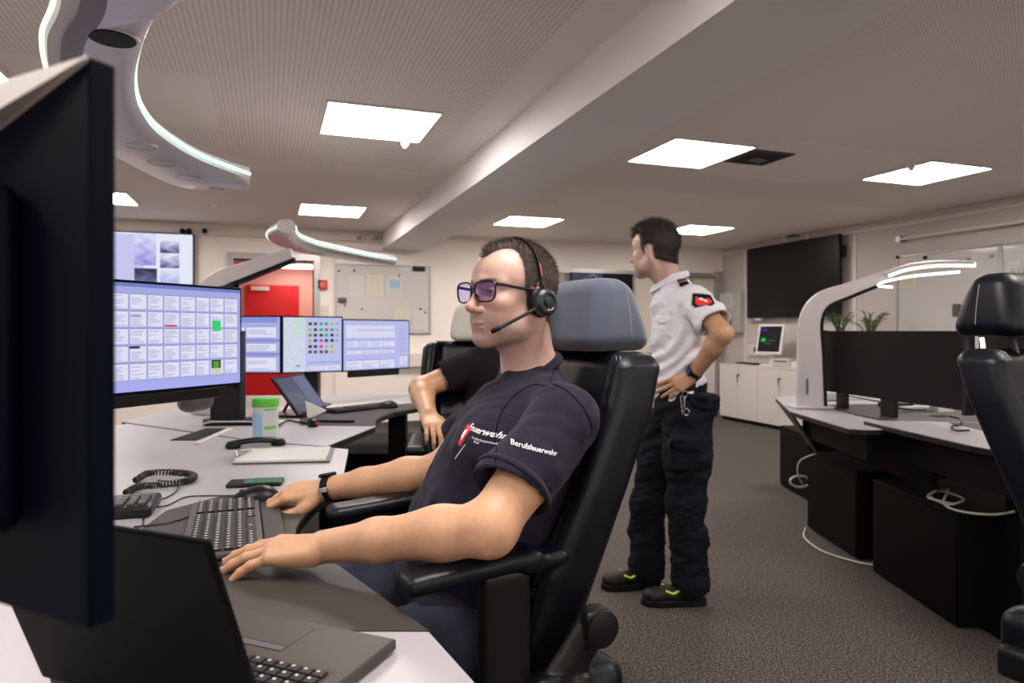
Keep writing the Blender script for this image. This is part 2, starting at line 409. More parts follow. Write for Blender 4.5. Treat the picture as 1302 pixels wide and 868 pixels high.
wb.b2((wx0, YB, wz), (wx1, YB+w, ZC)); wb.b2((wx0, YB, 0), (wx1, YB+w, .85)); wb.b2((wx1, YB, 0), (XR+.2, YB+w, ZC))
structure(wb, 'wall_back', M['wall'])
structure(MB().b2((XR, YF-.2, 0), (XR+.2, YB, ZC)), 'wall_right', mat('wall_right_shaded', (.56, .505, .485), .6))  # darker copy of the wall paint: weaker light put into the colour
structure(MB().b2((XL-.2, YF-.2, 0), (XL, YB, ZC)), 'wall_left', M['wall'])
structure(MB().b2((XL, YF-.2, 0), (XR, YF, ZC)), 'wall_front', M['wall'])
structure(MB().b2((1.32, YF, 2.19), (1.82, YB, ZC)), 'ceiling_beam', mat('beam_paint', (.78, .75, .76), .6))
# corridor seen through the open doorway
cy = YB+4.4
structure(MB().b2((dx0-.5, cy, 0), (dx1+1.2, cy+.1, 2.35)), 'wall_corridor_end', M['red_lit_wall'])
structure(MB().b2((dx1+.9, YB+w, 0), (dx1+1.0, cy, 2.35)), 'wall_corridor_right', M['red_lit_wall'])
structure(MB().b2((dx0-.9, YB+w, 0), (dx0-.8, cy, 2.35)), 'wall_corridor_left', M['red_lit_wall'])
structure(MB().b2((dx0-.9, YB+w, 2.3), (dx1+1.0, cy+.1, 2.4)), 'ceiling_corridor', M['wall_trim'])
structure(MB().b2((dx0-.9, YB+w, .0), (dx1+1.0, cy, .006)), 'floor_corridor', mat('pink_floor', (.6, .2, .16), .3))
a, bb_ = bw(313, Y=cy)[0], bw(380, Y=cy)[0]
d = MB().b2((a, cy-.05, .01), (bb_, cy-.005, 2.0)).solo('door_1', M['red_door'], frame='W', kind='structure', base=((a+bb_)/2, cy, 0), smooth=0)
MB().b2((a+.08, cy-.11, 1.90), (a+.38, cy-.05, 1.97)).build('door_closer', M['wall_trim'], Fr(d, ((a+bb_)/2, cy, 0)))
MB().b2((bb_-.14, cy-.10, 1.0), (bb_-.03, cy-.05, 1.03)).build('door_handle', M['alu'], Fr(d, ((a+bb_)/2, cy, 0)))
for k, yy in enumerate((YB+3.7, YB+1.9)):
    MB().b2((bw(352, Y=yy)[0], yy-.1, 2.27), (bw(408, Y=yy)[0], yy+.25, 2.299)).solo('ceiling_light', M['corridor_panel'],
        'white light panel on the corridor ceiling, '+('right above the red door' if k == 0 else 'the one nearer the doorway'), 'light', base=(bw(380, Y=yy)[0], yy, 2.3), frame='W', group='corridor lights', smooth=0)
fr = MB(); t = .07
for x0, x1 in ((dx0-t, dx0), (dx1, dx1+t)): fr.b2((x0, YB-.04, 0), (x1, YB+w+.01, dz+t))
fr.b2((dx0, YB-.04, dz), (dx1, YB+w+.01, dz+t)); structure(fr, 'trim_1', M['alu'])
# glazed partition behind the standing man
fr = MB()
fr.b2((wx0, YB-.05, wz-.04), (wx1, YB+.05, wz+.02)); fr.b2((wx1-.005, YB-.06, 0), (wx1+.09, YB+.02, wz+.05)); fr.b2((wx0, YB-.05, .83), (wx1, YB+.05, .9))
for q in (715, 806, 846, 880): x_ = bw(q)[0]; fr.b2((x_-.015, YB-.01, .9), (x_+.015, YB+.05, wz-.04))
fo = structure(fr, 'window_1', M['alu'])
MB().b2((wx0, YB+.02, .9), (wx1, YB+.03, wz-.04)).build('pane', mat('pane_frosted', (.62, .56, .49), .25), Fr(fo, (0, 0, 0)), smooth=0)
# trunking, panel seams and skirting
tr = MB(); tr.b2((XL, YB-.05, 2.27), (1.32, YB, 2.30)); tr.b2((dx1+.2, YB-.06, 2.16), (1.32, YB-.003, 2.2)); structure(tr, 'trim_2', M['wall_trim'])
tr = MB(); tr.b2((XR-.03, YF, 2.30), (XR, YB, 2.33)); structure(tr, 'trim_3', M['wall_trim'])
tr = MB(); x_ = bw(520)[0]; tr.b2((x_-.2, YB-.09, bw(540, 465)[2]), (wx0+.1, YB, bw(540, 449)[2])); structure(tr, 'trim_4', M['wall_trim'])
tr = MB()
for q in (250, 425, 620): x_ = bw(q)[0]; tr.b2((x_-.02, YB-.012, .1), (x_+.02, YB, 2.27))
for yy in (7.9, 6.0, 3.1, 1.2): tr.b2((XR-.012, yy-.02, .1), (XR, yy+.02, 2.3))
structure(tr, 'trim_5', M['wall_trim'])
for nm, lo, hi in (('back', (wx1, YB-.015, 0), (XR, YB, .08)), ('right', (XR-.015, YF, 0), (XR, YB-.016, .08))): structure(MB().b2(lo, hi), 'baseboard_'+nm, M['grey_plastic'])
structure(MB().b2((dx1+t, YB-.015, 0), (wx1-.01, YB, .08)), 'baseboard_middle', M['grey_plastic'])
# ceiling lights
names = {(0, 0): None}
proto = None
LBL = {(-1.46, 3.97): 'square ceiling light panel whose edge shows above the tall dark monitor back',
 (.6, 3.97): 'large bright ceiling panel left of the beam, with a small sensor at its corner',
 (.6, 7.02): 'small far ceiling panel left of the beam, above the whiteboard',
 (2.69, 3.95): 'large bright ceiling panel just right of the beam, beside the open vent',
 (2.69, 7.0): 'thin far ceiling panel right of the beam, above the seated man with glasses',
 (4.72, 3.84): 'bright ceiling panel nearest the right wall, with a sensor in front of it',
 (4.81, 6.9): 'thin far ceiling panel beside the standing man\'s head', (-1.46, 7.02): 'far ceiling panel hidden behind the tall dark monitor back'}
for x_ in (-1.46, .6, 2.69, 4.75):
    for y_ in (-2.0, .95): LBL[(x_, y_)] = 'ceiling light panel '+('behind' if y_ < 0 else 'above')+' the viewer, '+{-1.46: 'first', .6: 'second', 2.69: 'third', 4.75: 'fourth'}[x_]+' row from the left wall'
for (x_, y_), lb in LBL.items():
    if proto is None:
        T = wthing('ceiling_light', lb, 'light', (x_, y_, ZC-.012), 'square ceiling light panels'); proto = T.o
        f = MB(); e = .305
        for sx_ in (-1, 1): f.box((x_+sx_*e, y_, ZC-.006), (.012, .62, .012)); f.box((x_, y_+sx_*e, ZC-.006), (.62, .012, .012))
        f.build('frame', M['white_plastic'], T, smooth=0); MB().box((x_, y_, ZC-.005), (.597, .597, .006)).build('diffuser', M['panel'], T, smooth=0)
    else:
        c = proto.copy(); COL.objects.link(c); c.location = (x_, y_, ZC-.012); c['label'] = lb
        for ch in proto.children: k = ch.copy(); COL.objects.link(k); k.parent = c
for (px, py), lb in (((515, 185), 'small white sensor hanging at the corner of the ceiling panel left of the beam'), ((1159, 214), 'small white sensor hanging in front of the ceiling panel nearest the right wall')):
    c = Wd(PZ(px, py-6, 2.37)); c[2] = ZC
    T = wthing('motion_sensor', lb, 'sensor', c, 'ceiling sensors')
    MB().lathe([(.03, 0), (.03, -.01), (.024, -.012), (.024, -.06), (.02, -.065)], c).build('housing', M['white_plastic'], T)
    MB().lathe([(.016, -.065), (.014, -.078), (.004, -.084)], c).build('lens', M['box_grey'], T)
c = Wd(PZ(965, 200, 2.4)); T = wthing('ceiling_vent', 'open square hole with black inner duct in the ceiling, between two light panels', 'vent', c)
f = MB(); s = .16
for q in (-1, 1): f.box(c+(q*s, 0, -.004), (.016, 2*s, .008)); f.box(c+(0, q*s, -.004), (2*s, .016, .008))
f.build('frame', M['steel_dark'], T, smooth=0); MB().box(c+(0, 0, -.002), (.31, .31, .004)).build('opening', M['black_matte'], T, smooth=0)
f = MB(); f.box(c+(.02, .03, -.008), (.14, .09, .01), .3); f.build('damper', M['steel_dark'], T, smooth=0)
for (px, py) in ((272, 260), (700, 258)):
    c = Wd(PZ(px, py, 2.4)); MB().lathe([(.05, 0), (.05, -.012), (.035, -.03), (.01, -.034)], c).solo('smoke_detector', M['wall'], 'round smoke detector on the ceiling '+('left of the beam' if px < 400 else 'right of the beam, between the two far panels'), 'smoke detector', c, 'W', group='smoke detectors')
# wall boards
def on_back(x0, y0, x1, y1, off=0): a = bw(x0, y0); b = bw(x1, y1); return np.array([a[0], YB-off, b[2]]), np.array([b[0], YB-off, a[2]])
def whiteboard_back():
    a, b = bw(427, 338), bw(546, 424); z0, z1 = bw(486, 423)[2], bw(486, 337.5)[2]
    T = wthing('whiteboard', 'whiteboard with papers pinned to it, on the back wall right of the doorway', 'whiteboard', ((a[0]+b[0])/2, YB, z0))
    MB().b2((a[0], YB-.02, z0), (b[0], YB-.002, z1)).build('panel', M['board'], T, smooth=0)
    f = MB()
    for x_ in (a[0], b[0]): f.box((x_, YB-.016, (z0+z1)/2), (.018, .03, z1-z0+.02))
    for z_ in (z0, z1): f.box(((a[0]+b[0])/2, YB-.016, z_), (b[0]-a[0]+.02, .03, .018))
    f.build('frame', M['alu'], T, bevel=.003)
    def sheet(x0, y0, x1, y1, m='paper', label='sheet', g='papers on the back whiteboard', mark=None):
        p, q = bw(x0, y0), bw(x1, y1); s = MB(); s.b2((p[0], YB-.024, q[2]), (q[0], YB-.0205, p[2]), 0)
        if mark == 'img': s.b2((p[0]+.05, YB-.0255, q[2]+.10), (q[0]-.03, YB-.0242, p[2]-.06), 1)
        else:
            zz = p[2]-.04
            while zz > q[2]+.03: s.b2((p[0]+.02, YB-.0252, zz-.004), (q[0]-.02-.04*random.random(), YB-.0242, zz), 1); zz -= .035
        s.solo('paper_sheet', [M[m], M['can_blue'] if mark else M['box_grey']], label, 'paper', ((p[0]+q[0])/2, YB-.02, q[2]), 'W', group=g, smooth=0)
    sheet(443, 350, 462, 376, 'paper', 'printed sheet pinned on the back whiteboard, first from the left'); sheet(466, 349, 487, 377, 'paper_yellow', 'printed sheet in the middle of the upper row on the back whiteboard')
    sheet(490, 350, 511, 377, 'paper', 'sheet with a small blue picture on the back whiteboard', mark='img'); sheet(501, 391, 521, 417, 'paper_yellow', 'sheet low on the back whiteboard, left of its neighbour'); sheet(525, 394, 543, 419, 'paper', 'sheet in the lower right corner of the back whiteboard')
    def lump(px, py, sx_, sz_, m, nm, lb, ct): p = bw(px, py); MB().box((p[0], YB-.035, p[2]), (sx_, .03, sz_)).solo(nm, M[m], lb, ct, (p[0], YB-.02, p[2]), 'W', bevel=.012 if sx_ > .06 else .004)
    lump(435, 381.5, .10, .06, 'grey_plastic', 'board_eraser', 'grey eraser stuck low on the left of the back whiteboard', 'eraser'); lump(532, 342, .16, .06, 'black_plastic', 'pen_holder', 'black pen holder at the top right of the back whiteboard', 'holder')
    for px, py, mm in ((430.5, 345, 'steel_dark'), (450, 344, 'steel_dark'), (475, 349, 'alu'), (507, 350.5, 'steel_dark'), (438, 388, 'steel_dark'), (460, 392.5, 'pink_plastic'), (534, 392.5, 'steel_dark'), (540, 397, 'steel_dark')):
        p = bw(px, py); MB().lathe([(.013, 0), (.013, .012), (.008, .015)], (p[0], YB-.025, p[2]), basis((0, -1, 0)), 12).solo('magnet', M[mm], {430.5: 'small dark magnet in the upper left corner of the back whiteboard', 450: 'dark magnet above the first pinned sheet of the back whiteboard', 475: 'silvery magnet above the middle pinned sheet of the back whiteboard', 507: 'dark magnet above the sheet with the small blue picture', 438: 'dark magnet just under the grey eraser on the back whiteboard', 460: 'small red magnet in the middle of the back whiteboard', 534: 'dark magnet above the lower right sheet on the back whiteboard', 540: 'dark magnet by the right edge of the back whiteboard, beside the lowest sheet'}[px], 'magnet', (p[0], YB-.025, p[2]), 'W', group='magnets on the back whiteboard')
whiteboard_back()
p = bw(410, 362); s = MB(); s.box((p[0], YB-.02, p[2]), (.11, .04, .11), m=0); s.box((p[0], YB-.041, p[2]), (.06, .004, .06), m=1); s.solo('fire_alarm_button', [M['red'], M['pink_plastic']], 'small dark red fire alarm button on the wall beside the doorway', 'alarm button', (p[0], YB, p[2]), 'W', bevel=.003)
for i, q in enumerate((392, 400)):
    p = bw(413, q); s = MB(); s.box((p[0], YB-.008, p[2]), (.09, .016, .075)); s.box((p[0], YB-.018, p[2]), (.06, .006, .05)); s.solo('light_switch', M['white_plastic'], 'white wall switch under the red button, '+('upper of the pair' if i == 0 else 'lower of the pair'), 'switch', (p[0], YB, p[2]), 'W', bevel=.003, group='wall switches')
for px in (233, 241, 261, 456, 474, 481):
    p = bw(px, 290 if px < 300 else 299); MB().lathe([(.03, 0), (.03, .03), (.02, .05), (.012, .055)], (p[0], YB-.055 if px < 300 else YB-.06, p[2]-.04), basis((0, -1, 0)), 12).solo('cable_socket', M['black_plastic' if px < 300 else 'box_grey'],
        {233: 'dark socket near the ceiling above the camera screen, left of three', 241: 'dark socket near the ceiling above the camera screen, middle of three', 261: 'dark socket near the ceiling right of the camera screen, right of three', 456: 'grey socket on the trunking above the whiteboard, left of three', 474: 'grey socket on the trunking above the whiteboard, middle of three', 481: 'grey socket on the trunking above the whiteboard, right of three'}[px], 'socket', (p[0], YB-.05, p[2]-.04), 'W', group=('dark' if px < 300 else 'grey')+' sockets on the high trunking')
# ------------------------------------------------------------ boards, television and cabinet on the right wall
def right_wall():
    a, b = rw(958)[1], rw(1077)[1]; z0, z1 = 1.365, 2.315
    T = wthing('television', 'large switched-off black television on the right wall', 'television', (XR, (a+b)/2, z0))
    MB().b2((XR-.11, b, z0), (XR-.07, a, z1)).build('housing', M['black_plastic'], T, bevel=.004); MB().b2((XR-.114, b+.012, z0+.012), (XR-.1095, a-.012, z1-.012)).build('screen', M['tv_black'], T, smooth=0)
    f = MB(); f.b2((XR-.07, b+.3, z0+.2), (XR-.004, a-.3, z1-.2))
    for z_ in (z0+.25, z1-.2): f.b2((XR-.08, b-.02, z_-.07), (XR-.03, b+.05, z_+.07))
    f.build('wall_mount', M['black_plastic'], T)
    MB().b2((XR-.12, a-.28, z0-.03), (XR-.08, a-.16, z0-.002)).build('receiver', M['white_plastic'], T)
    c = rw(1012, 298); f = MB(); f.box((XR-.05, c[1], c[2]), (.06, .16, .06)); f.lathe([(.03, 0), (.03, .03), (.02, .035)], (XR-.08, c[1]-.03, c[2]), basis((-1, 0, 0)))
    f.solo('wall_camera', M['black_plastic'], 'small black camera on the wall above the television', 'camera', (XR, c[1], c[2]), 'W')
    for i, px in enumerate((1000, 1028)):
        c = rw(px, 301); MB().b2((XR-.03, c[1]-.03, c[2]-.06), (XR, c[1]+.03, c[2]+.04)).solo('wall_socket', M['white_plastic'], 'small white socket above the television, '+('left' if i == 0 else 'right')+' of the little camera', 'socket', (XR, c[1], c[2]), 'W', group='sockets above the television', bevel=.004)
    ya, yb = rw(1143)[1], rw(1273)[1]
    for i, (y1, y0) in enumerate(((ya, yb), (yb-.02, yb-1.4))):
        T = wthing('whiteboard', ('empty whiteboard on the right wall behind the curved lamp' if i == 0 else 'whiteboard at the right end of the right wall, beside the empty one'), 'whiteboard', (XR, (y0+y1)/2, 1.0), 'right wall whiteboards')
        MB().b2((XR-.02, y0, 1.0), (XR-.003, y1, 1.975)).build('panel', M['board'], T, smooth=0); f = MB()
        for y_ in (y0, y1): f.box((XR-.016, y_, 1.49), (.03, .02, 1.0))
        for z_ in (1.0, 1.98): f.box((XR-.016, (y0+y1)/2, z_), (.03, y1-y0+.02, .02))
        f.build('frame', M['alu'], T, bevel=.003)
    def sheet(x0, y0, x1, y1, lb, m='paper_yellow', mk_=None):
        p, q = rw(x0, y0), rw(x1, y1); s = MB(); s.b2((XR-.025, q[1], q[2]), (XR-.021, p[1], p[2]), 0)
        zz = p[2]-.03
        while zz > q[2]+.02: s.b2((XR-.0262, q[1]+.03, zz-.008), (XR-.0252, p[1]-.02, zz), 1); zz -= .03
        if mk_:
            cy_, cz_ = (p[1]+q[1])/2, (p[2]+q[2])/2
            for a_ in range(9):
                t_ = math.radians(a_*22-2); s.tube([(XR-.027, cy_-.05, cz_-.05), (XR-.027, cy_-.05+.16*math.cos(t_), cz_-.05+.12*math.sin(t_)+.02)], [.008, .001], 4, 2)
        s.solo('paper_sheet', [M[m], M['box_grey'], M['leaf']], lb, 'paper', (XR-.02, (p[1]+q[1])/2, q[2]), 'W', smooth=0, group='papers on the right wall boards')
    sheet(1146, 329, 1167, 365, 'yellowish notes sheet at the upper left of the empty right wall whiteboard'); sheet(1283, 333, 1300, 372, 'sheet with a green palm leaf picture at the right edge', 'paper', 1)
    for px, py, mm in ((1144, 327, 'black_plastic'), (1179, 327.5, 'black_plastic'), (1234, 329, 'alu'), (1263, 325, 'alu')):
        p = rw(px, py); MB().lathe([(.018, 0), (.018, .02), (.01, .024)], (XR-.022, p[1], p[2]), basis((-1, 0, 0)), 12).solo('magnet', M[mm], {1144: 'dark magnet at the upper left corner of the empty right wall whiteboard', 1179: 'dark magnet right of the notes sheet on the right wall whiteboard', 1234: 'silvery magnet at the top of the right wall whiteboard, middle', 1263: 'silvery magnet near the upper right corner of the empty whiteboard'}[px], 'magnet', (XR-.02, p[1], p[2]), 'W', group='magnets on the right whiteboard')
    p = rw(1220, 394); MB().box((XR-.04, p[1], p[2]), (.04, .07, .12)).solo('board_eraser', M['grey_plastic'], 'grey eraser stuck on the empty whiteboard of the right wall', 'eraser', (XR-.02, p[1], p[2]), 'W', bevel=.012)
    p = rw(1146, 305); T = wthing('wall_rail', 'thin white rail tube running along the right wall above the whiteboards', 'rail', (XR, p[1], p[2]))
    MB().tube([(XR-.08, p[1], p[2]), (XR-.08, p[1]-3.4, p[2])], .016, 10).build('tube', M['wall_trim'], T)
    f = MB()
    for dy in (0.02, 1.5, 3.0): f.b2((XR-.1, p[1]-dy-.05, p[2]-.03), (XR, p[1]-dy, p[2]+.03))
    f.build('bracket', M['alu'], T)
    # grey service panel near the corner
    ya, yb = rw(921)[1], rw(948)[1]; T = wthing('service_panel', 'grey service panel with a paper and dark blue box, near the room corner', 'panel', (XR, (ya+yb)/2, 1.17))
    MB().b2((XR-.10, yb, 1.17), (XR-.002, ya, 1.755)).build('housing', M['box_grey'], T, bevel=.006)
    MB().b2((XR-.106, yb+.14, 1.52), (XR-.101, ya-.05, 1.73)).build('notice', M['paper'], T, smooth=0); f = MB()
    for k in range(3): f.b2((XR-.108, ya-.1-k*.07, 1.56), (XR-.1065, ya-.075-k*.07, 1.68))
    f.build('notice_drawing', M['box_grey'], T, smooth=0)
    MB().b2((XR-.15, yb+.18, 1.27), (XR-.101, yb+.30, 1.37)).build('handset_box', mat('dark_blue', (.02, .025, .09), .4), T, bevel=.005)
    # cabinets
    def cabinet(y1, n, lb, handles):
        X0, Z = 5.78, .758; wd = .38; y0 = y1-n*wd
        T = wthing('cabinet', lb, 'cabinet', (X0+.25, (y0+y1)/2, 0), 'low white cabinets')
        MB().b2((X0+.02, y0, .05), (XR-.02, y1, Z-.02)).build('body', M['cab_white'], T, bevel=.002); MB().b2((X0, y0-.005, Z-.02), (XR-.015, y1+.005, Z)).build('top', M['cab_white'], T, bevel=.003)
        MB().b2((X0+.05, y0+.01, 0), (XR-.03, y1-.01, .05)).build('plinth', M['black_matte'], T)
        for k in range(n):
            a = y1-k*wd; d = MB().b2((X0, a-wd+.003, .055), (X0+.018, a-.003, Z-.024)).build('door', M['cab_white'], T, bevel=.0015)
            if k % 2 == handles:
                h = MB(); h.lathe([(.012, 0), (.012, .012), (.007, .014), (.007, .028), (.004, .03)], (X0, a-.025, .62), basis((-1, 0, 0)), 12); h.box((X0-.03, a-.025, .60), (.004, .02, .05)); h.tube([(X0-.028, a-.025, .58), (X0-.034, a-.03, .52)], .004, 6)
                h.build('lock_with_key', M['steel_dark'], sub(T, d))
    cabinet(7.78, 4, 'low white cabinet with a small monitor on top, against the right wall', 1); cabinet(6.2, 3, 'low white cabinet carrying the two plants, behind the fabric panel', 1)
    # little monitor, reader, keyboard, sockets
    T = local('small_monitor', 'small white-framed monitor showing green text, on the low white cabinet', 'monitor', (0, 0, 0), rz=0); T.o.location = (5.98, 7.02, .758)
    T.o.rotation_euler = (0, 0, math.radians(-72))
    R = np.array(Matrix.Rotation(math.radians(-14), 3, 'X')); f = MB(); f.box((0, 0, .33), (.36, .03, .39), R); f.build('housing', M['white_plastic'], T, bevel=.008)
    ras = np.tile(np.array(srgb(34, 32, 38)), (30, 26, 1)); ras[12:16, 3:8] = srgb(40, 200, 70); ras[13, 10:20] = srgb(50, 120, 60); ras[9, 8:15] = srgb(50, 120, 60); ras[24:27, 3:9] = srgb(60, 50, 150)
    o = raster('screen', ras, .30, .33, T, lambda p: (p-(0, 0, .33))@R.T+(0, 0, .33), y=-.0165, z0=.165)
    MB().box((0, .03, .09), (.06, .04, .14)).build('stand_neck', M['white_plastic'], T, bevel=.005); MB().box((0, .02, .008), (.22, .18, .016)).build('stand_base', M['white_plastic'], T, bevel=.005)
    T = local('card_reader', 'squat light grey device in front of the small monitor on the cabinet', 'device', (0, 0, 0), rz=math.radians(-80)); T.o.location = (5.98, 6.74, .758)
    MB().box((0, 0, .05), (.26, .2, .10)).build('body', M['box_grey'], T, bevel=.012); MB().box((.0, -.102, .065), (.18, .006, .012)).build('slot', M['black_matte'], T); MB().box((.17, 0, .035), (.10, .16, .07)).build('side_unit', M['white_plastic'], T, bevel=.008)
    p = (5.92, 7.35, .758); T = local('keyboard', 'dark keyboard lying on the low white cabinet', 'keyboard', (0, 0, 0), rz=math.radians(-100)); T.o.location = p
    keyboard(T, .44, .15, 'black_plastic', 'key_black')
    T = wthing('socket_strip', 'white socket strip with two dark blue outlets on the wall above the cabinet', 'socket', (XR, 7.45, .9)); MB().b2((XR-.05, 7.25, .86), (XR-.002, 7.8, 1.0)).build('housing', M['white_plastic'], T, bevel=.004)
    for k in range(2): MB().b2((XR-.054, 7.47+k*.12, .90), (XR-.0505, 7.54+k*.12, .97)).build('outlet', mat('outlet_blue', (.02, .02, .12), .4), T)
    # two plants
    for i, px in enumerate((1068, 1106)):
        q = rw(px, X=5.98); base = (5.98, q[1], .758); T = wthing('potted_palm', 'small palm behind the fabric panel, the '+('left one' if i == 0 else 'right one')+' of the two', 'plant', base, 'palms behind the fabric panel')
        MB().lathe([(.07, 0), (.10, .16), (.105, .17), (.09, .165), (.085, .15)], base).build('pot', M['pot'], T); f = MB(); r = random.Random(i+3)
        for k in range(17):
            an = r.uniform(0, 6.28); ln = r.uniform(.06, .16); top = .50+.12*r.random(); pts = []
            for t in np.linspace(0, 1, 9): pts.append(np.array(base)+(math.cos(an)*ln*t**1.6, math.sin(an)*ln*t**1.6, .15+(top-.15)*math.sin(t*1.45)/.99))
            f.tube(pts, [.004]*8+[.001], 4)
            for j in range(2, 9):
                for sd in (-1, 1):
                    d_ = nrm(pts[j]-pts[j-1]); s_ = np.cross(d_, (0, 0, 1))*sd; tip = pts[j]+(d_*.8+s_*.5-np.array((0, 0, .1)))*.085; w_ = nrm(np.cross(tip-pts[j], (0, 0, 1)))*.007; m_ = (pts[j]+tip)/2+(0, 0, .006)
                    f.add([pts[j], m_+w_, tip, m_-w_], [(0, 1, 2, 3)])
        f.build('fronds', M['leaf'], T, smooth=0)

def raster(name, ras, w, h, T, tf=None, y=0, z0=0):
    n, m_, _ = ras.shape; V = []; F = []; C = []
    for i in range(n):
        j = 0
        while j < m_:
            k = j
            while k+1 < m_ and np.array_equal(ras[i, k+1], ras[i, j]): k += 1
            x0, x1 = -w/2+w*j/m_, -w/2+w*(k+1)/m_; a, b = z0+h*i/n, z0+h*(i+1)/n; b0 = len(V)
            V += [(x0, y, a), (x1, y, a), (x1, y, b), (x0, y, b)]; F.append((b0, b0+1, b0+2, b0+3)); C += [ras[i, j]]*4; j = k+1
    V = np.array(V)
    if tf: V = tf(V)
    me = make_mesh(name, V, F, M['screen'], None, 0, np.array(C)); return link(name, me, T)

def keyboard(T, w, d, body, key, marks=False, rows=6):
    o = MB().prism([(-w/2, -d/2), (w/2, -d/2), (w/2, d/2), (-w/2, d/2)], .004, .016).build('body', M[body], T, bevel=.003)
    f = MB(); g = MB(); px = (w-.02)/22; py = (d-.024)/rows
    for r in range(rows):
        x = -w/2+.012
        while x < w/2-.02:
            u = 1
            if r == 0 and abs(x+.08) < px: u = 6
            if (x+w/2) / w > .66 and (x+w/2)/w < .70: x += px*.5; continue
            L_ = min(px*u*.9, w/2-.012-x); y = -d/2+.012+r*py
            f.box((x+L_/2, y+py*.42, .0185), (L_, py*.84, .006))
            if marks: g.box((x+L_*.35, y+py*.5, .0218), (px*.28, py*.25, .0005))
            x += px*u
    k = f.build('keys', M[key], T, smooth=0)
    if marks: g.build('key_lettering', M['key_mark'], T, smooth=0)
    return o

def blank(n, m_, c): return np.tile(np.array(srgb(*c)), (n, m_, 1)).astype(np.float32)
def monitor(lb, e0, e1, z0, z1, ras, desk=.75, group=None, chin=False, stand=True, facet=True, cat='monitor', thick=.018, bez=.008):
    e0, e1 = np.array(e0, float), np.array(e1, float); w = float(np.linalg.norm(e1-e0)); h = z1-z0; mid = (e0+e1)/2
    T = local('monitor', lb, cat, (mid[0], mid[1], desk), fwd=(e1-e0), group=group); a, b = z0-desk, z1-desk
    MB().b2((-w/2-bez, 0, a-bez), (w/2+bez, thick, b+bez)).build('housing', M['monitor_back'], T, bevel=.002)
    s = MB(); s.b2((-w/2+.06, thick, a+.05), (w/2-.06, thick+.022, b-.07)); s.b2((-.09, thick+.02, a+.1), (.09, thick+.05, b-.12)); s.build('back_shell', M['monitor_back'], T, bevel=.012, bseg=3)
    raster('screen', ras, w, h, T, y=-.0012, z0=a)
    if chin: MB().b2((-w/2+.05, .001, a-.045), (w/2-.08, .03, a-.008)).build('speaker_bar', M['black_plastic'], T, bevel=.004)
    if stand:
        MB().b2((-.035, thick+.04, .01), (.035, thick+.075, (a+b)/2)).build('stand_neck', M['steel_dark'], T, bevel=.006); MB().lathe([(.12, 0), (.12, .008), (.10, .012), (.03, .013)], (0, thick+.03, 0)).build('stand_base', M['black_plastic'], T)
    return T
rr = random.Random(5)
# ------------------------------------------------------------ the seated men's consoles
def desk(name, lb, poly, z, base, inset=None, th=.026, cat='desk', legs=()):
    T = thing(name, lb, cat, base)
    MB().prism(poly, z-.004, z).build('tabletop', M['desk_white'], T, smooth=0); MB().prism([tuple(p) for p in poly], z-th, z-.0042).build('edge_board', M['edge_black'], T, smooth=0)
    if inset: MB().prism(inset, z-.003, z+.0025).build('work_mat', M['desk_grey'], T, smooth=0)
    for lg in legs: f = MB(); f.b2((lg[0]-.05, lg[1]-.04, 0.02), (lg[0]+.05, lg[1]+.04, z-th)); f.box((lg[0], lg[1], .012), (.16, .6, .024)); f.build('leg', M['under_black'], T, bevel=.004)
    return T
edge = spline([(-.331, 1.302), (-.40, 1.36), (-.455, 1.45), (-.492, 1.56), (-.507, 1.70), (-.507, 1.82), (-.49, 1.93)], 4)
edge = [tuple(p[:2]) for p in edge]
polyA = [(-.0, .78), (-.1246, 1.02)]+edge+[(-.529, 2.146), (-.62, 2.587), (-.705, 2.63), (-1.0, 2.74), (-1.86, 3.30), (-2.05, 2.0), (-1.7, .8), (-1.2, .35), (-.35, .30)]
inset = [(-.1246, 1.02)]+edge+[(-.60, 1.90), (-.78, 1.86), (-.86, 1.70), (-.80, 1.3), (-.62, 1.03), (-.50, 1.02)]
TA = desk('console_desk', 'white console desk with a dark grey work mat under the seated man\'s hands', polyA, .75, (-.9, 1.5, 0), inset, legs=((-1.1, .9), (-1.2, 2.3)))
polyB = [(-.72, 2.645), (-.637, 3.18), (-.66, 3.29), (-.682, 3.45), (-.679, 3.55), (-.645, 3.755), (-.55, 3.945), (-.42, 4.06), (-.5, 4.80), (-1.9, 4.7), (-1.92, 3.36), (-1.02, 2.765)]
insB = [(-.648, 3.20), (-.66, 3.29), (-.682, 3.45), (-.679, 3.55), (-.645, 3.755), (-.55, 3.945), (-.42, 4.06), (-.43, 4.16), (-.62, 4.18), (-.95, 3.95), (-1.12, 3.6), (-1.0, 3.22)]
TB = desk('console_desk', 'white console desk with curved grey front behind the man with glasses', polyB, .752, (-1.1, 3.8, 0), insB, legs=((-.66, 3.95), (-1.6, 3.9)))
def pedestal(lb, x0, x1, y0, y1, h=.465, grp='black pedestals'):
    T = thing('pedestal', lb, 'pedestal', ((x0+x1)/2, (y0+y1)/2, 0), grp)
    MB().b2((x0, y0, .01), (x1, y1, h-.02)).build('body', M['ped_black'], T, bevel=.003)
    MB().b2((x0-.004, y0-.004, h-.018), (x1, y1, h)).build('lid', M['ped_black'], T, bevel=.002)
    MB().b2((x0-.006, y0+.006, .02), (x0-.0005, y1-.006, h-.03)).build('front_panel', M['ped_black'], T, bevel=.002)
    return T
pedestal('black pedestal under the grey curved desk, seen past the seated man\'s forearm', -1.15, -.16, 4.08, 4.9); pedestal('black pedestal under the front white desk', -1.55, -1.1, 1.3, 2.1)
T = thing('monitor_column', 'black column and grey curved bracket carrying the big table screen', 'stand', (-1.36, 3.12, .75)); c = P(290, 524, 3.25)
